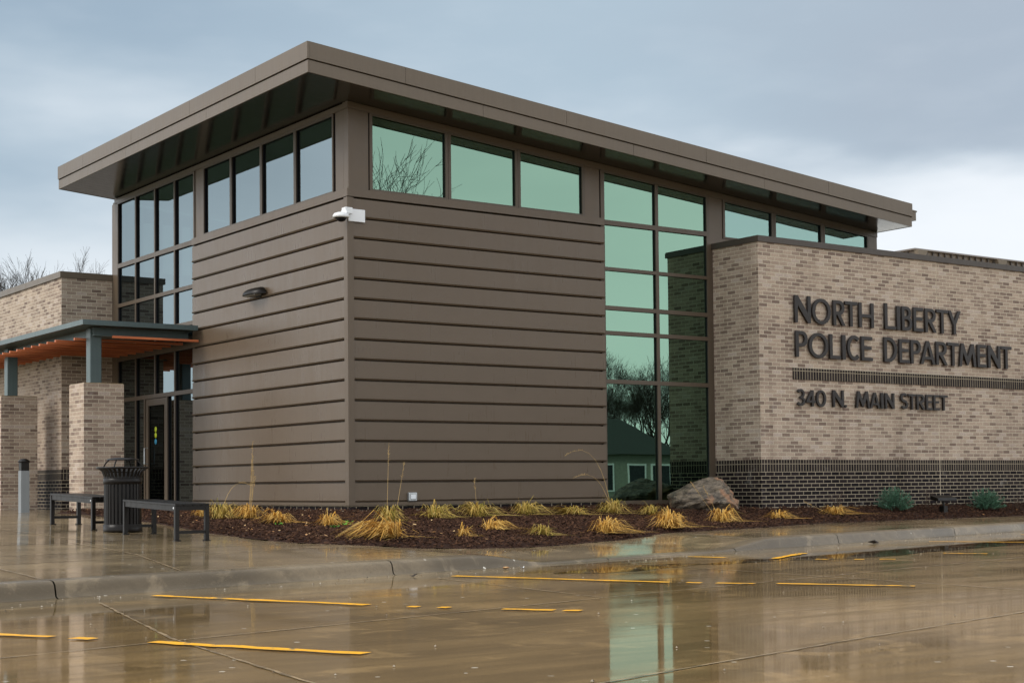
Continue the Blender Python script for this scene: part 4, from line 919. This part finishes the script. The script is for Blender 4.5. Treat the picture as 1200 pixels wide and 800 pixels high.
sx, sy = xy(-3.85, -0.42); leaf((sx, sy, LOT+.003), .045, 4, 'dead_leaf', 'dark leaf at the foot of the kerb joint, in the middle left', M['bark'])
m = MB(); rnd = random.Random(21); n = 0
while n < 260:
    x = rnd.uniform(-3.2, 15); y = rnd.uniform(-5.0, 4.8)
    if wall_d(x, y) < .05 or not inside(x, y) or (n > 120 and x > 0): continue
    n += 1; z = bedz(x, y)+.035; s = rnd.uniform(.012, .035); a = rnd.uniform(0, 6.28); d = Vector((math.cos(a)*s, math.sin(a)*s, rnd.uniform(-.01, .015))); q = Vector((-math.sin(a), math.cos(a), rnd.uniform(-.3, .3)))*s*.6; p = Vector((x, y, z))
    m.face([p-d, p-q, p+d, p+q])
kind(m.build('fallen_leaves', M['leaf']), 'stuff')
m = MB(); rnd = random.Random(22)
for (x, y) in ((-2.15, -1.9), (-1.55, -2.6), (-1.9, -2.9), (-1.3, -2.2)):
    for i in range(14):
        a = rnd.uniform(0, 6.28); p = Vector((x+rnd.uniform(-.05, .05), y+rnd.uniform(-.05, .05), bedz(x, y)+.03)); d = Vector((math.cos(a), math.sin(a), .6))*.05; q = Vector((-math.sin(a), math.cos(a), 0))*.012
        m.face([p, p+d*.6-q, p+d, p+d*.6+q])
kind(m.build('green_weeds', M['weed']), 'stuff')

# ------------------------------------------------------------------ bare trees
def tree_mesh(seed, h, spread=.55, levels=6, trunk=.30, twig_n=3, minr=.012):
    rnd = random.Random(seed); tr, cr = MB(), MB()
    def branch(p, d, ln, r, lev):
        pts = [p]; rad = [r]; n = 4 if lev < 3 else 3
        for i in range(n):
            d = (d+Vector((rnd.gauss(0, .13), rnd.gauss(0, .13), rnd.gauss(.03, .08)))).normalized(); pts.append(pts[-1]+d*ln/n); rad.append(max(minr*.7, r*(1-.45*(i+1)/n)))
        (tr if lev == 0 else cr).tube(pts, rad, 8 if lev == 0 else (5 if lev < 3 else 3), True, False)
        if lev >= levels: return
        k = rnd.randint(2, 3) if lev < 2 else twig_n
        for i in range(k):
            u = rnd.uniform(.45, 1) if i else 1.0; q = min(n-1, int(u*n)); b = pts[q].lerp(pts[q+1], u*n-q) if q < n else pts[-1]
            az_ = rnd.uniform(0, 6.283); sp = spread*rnd.uniform(.6, 1.25) if i else spread*.4
            x = d.orthogonal().normalized(); y = d.cross(x); nd = (d+(x*math.cos(az_)+y*math.sin(az_))*math.tan(sp)).normalized(); nd.z = max(nd.z, -.12)
            branch(b, nd.normalized(), ln*rnd.uniform(.62, .82), max(minr, rad[q]*rnd.uniform(.55, .75)), lev+1)
        return
    branch(Vector((0, 0, -.1)), Vector((0, 0, 1)), h*.27, trunk, 0)
    return tr, cr
def make_tree(x, y, seed, h, label, grp, **kw):
    o = thing('bare_tree', (x, y, -0.8), label, 'tree', grp); tr, cr = tree_mesh(seed, h, **kw)
    for mb, nm in ((tr, 'trunk'), (cr, 'crown')):
        mb.v = [(a+x, b+y, c-.8) for a, b, c in mb.v]; mb.build(nm, M['bark'], o)
    return o
def copy_tree(src, x, y, rz, s, label, grp):
    r = src.copy(); COL.objects.link(r); r.location = (x, y, -.8); r.rotation_euler.z = rz; r.scale = (s, s, s); r['label'] = label; r['group'] = grp
    for ch in src.children: c = ch.copy(); COL.objects.link(c); c.parent = r
    return r
gb = 'bare trees behind the left brick wing'
ta = make_tree(15.3, 70.1, 41, 17.9, 'leafless tree at the left edge, rising over the left brick parapet', gb, levels=7, spread=.46, minr=.008)
tb = make_tree(16.6, 69.8, 47, 18.9, 'leafless tree rising over the parapet near the brick corner, right of the other bare tree', gb, levels=7, spread=.34, minr=.008)
gr = 'bare trees across the street, seen in the glass'
big = make_tree(13.3, -23.2, 58, 18.5, 'big leafless tree mirrored in the first window right of the corner', gr, levels=7, trunk=.30, spread=.52, minr=.007)
wl = make_tree(70, -82, 61, 16, 'leafless tree mirrored in the lower glass wall, behind the house', gr, levels=7)
rnd = random.Random(9)
k = 0
for i in range(84):
    u = -20+i*.6+rnd.uniform(-.6, .6); dep = rnd.uniform(4, 30); bx_, by_ = 72+u*.813+dep*.58, -80+u*.583-dep*.81
    copy_tree((wl, ta, tb)[i % 3], bx_, by_, rnd.uniform(0, 6.28), rnd.uniform(.62, .92), 'leafless tree in the woodland mirrored in the lower glass wall', gr)
gl = 'bare trees west of the entrance, seen in the door glass'
for i in range(9):
    copy_tree((ta, tb, wl)[i % 3], -22-i*2.2+rnd.uniform(-2, 2), 46+i*3.2, rnd.uniform(0, 6.28), rnd.uniform(.4, .5), 'leafless tree mirrored in the glass beside the entrance door', gl)
# house across the street (seen mirrored)
hs = thing('house', (61.9, -74.8, -0.8), 'pale single storey house with a grey hip roof, mirrored in the glass wall', 'house')
hs.rotation_euler.z = math.atan2(.583, .813); WL[hs.name] = Vector((0, 0, 0))
m = MB(); m.box((-8, -5, 0), (8, 5, 3.2)); m.build('wall', M['house_wall'], hs)
m = MB(); m.hexa([(-8.6, -5.6, 3.2), (8.6, -5.6, 3.2), (8.6, 5.6, 3.2), (-8.6, 5.6, 3.2), (-4, -.1, 6.1), (4, -.1, 6.1), (4, .1, 6.1), (-4, .1, 6.1)]); m.build('roof', M['roofing'], hs)
for xw in (-6, -3, 0.2, 2.6, 5.0, 6.8):
    m = MB(); m.box((xw-.75, 5.0, .5), (xw+.75, 5.08, 2.5)); q = m.build('window', M['white'], hs)
    m = MB(); m.box((xw-.62, 5.081, .62), (xw+.62, 5.10, 2.38)); m.build('pane', M['house_glass'], q)
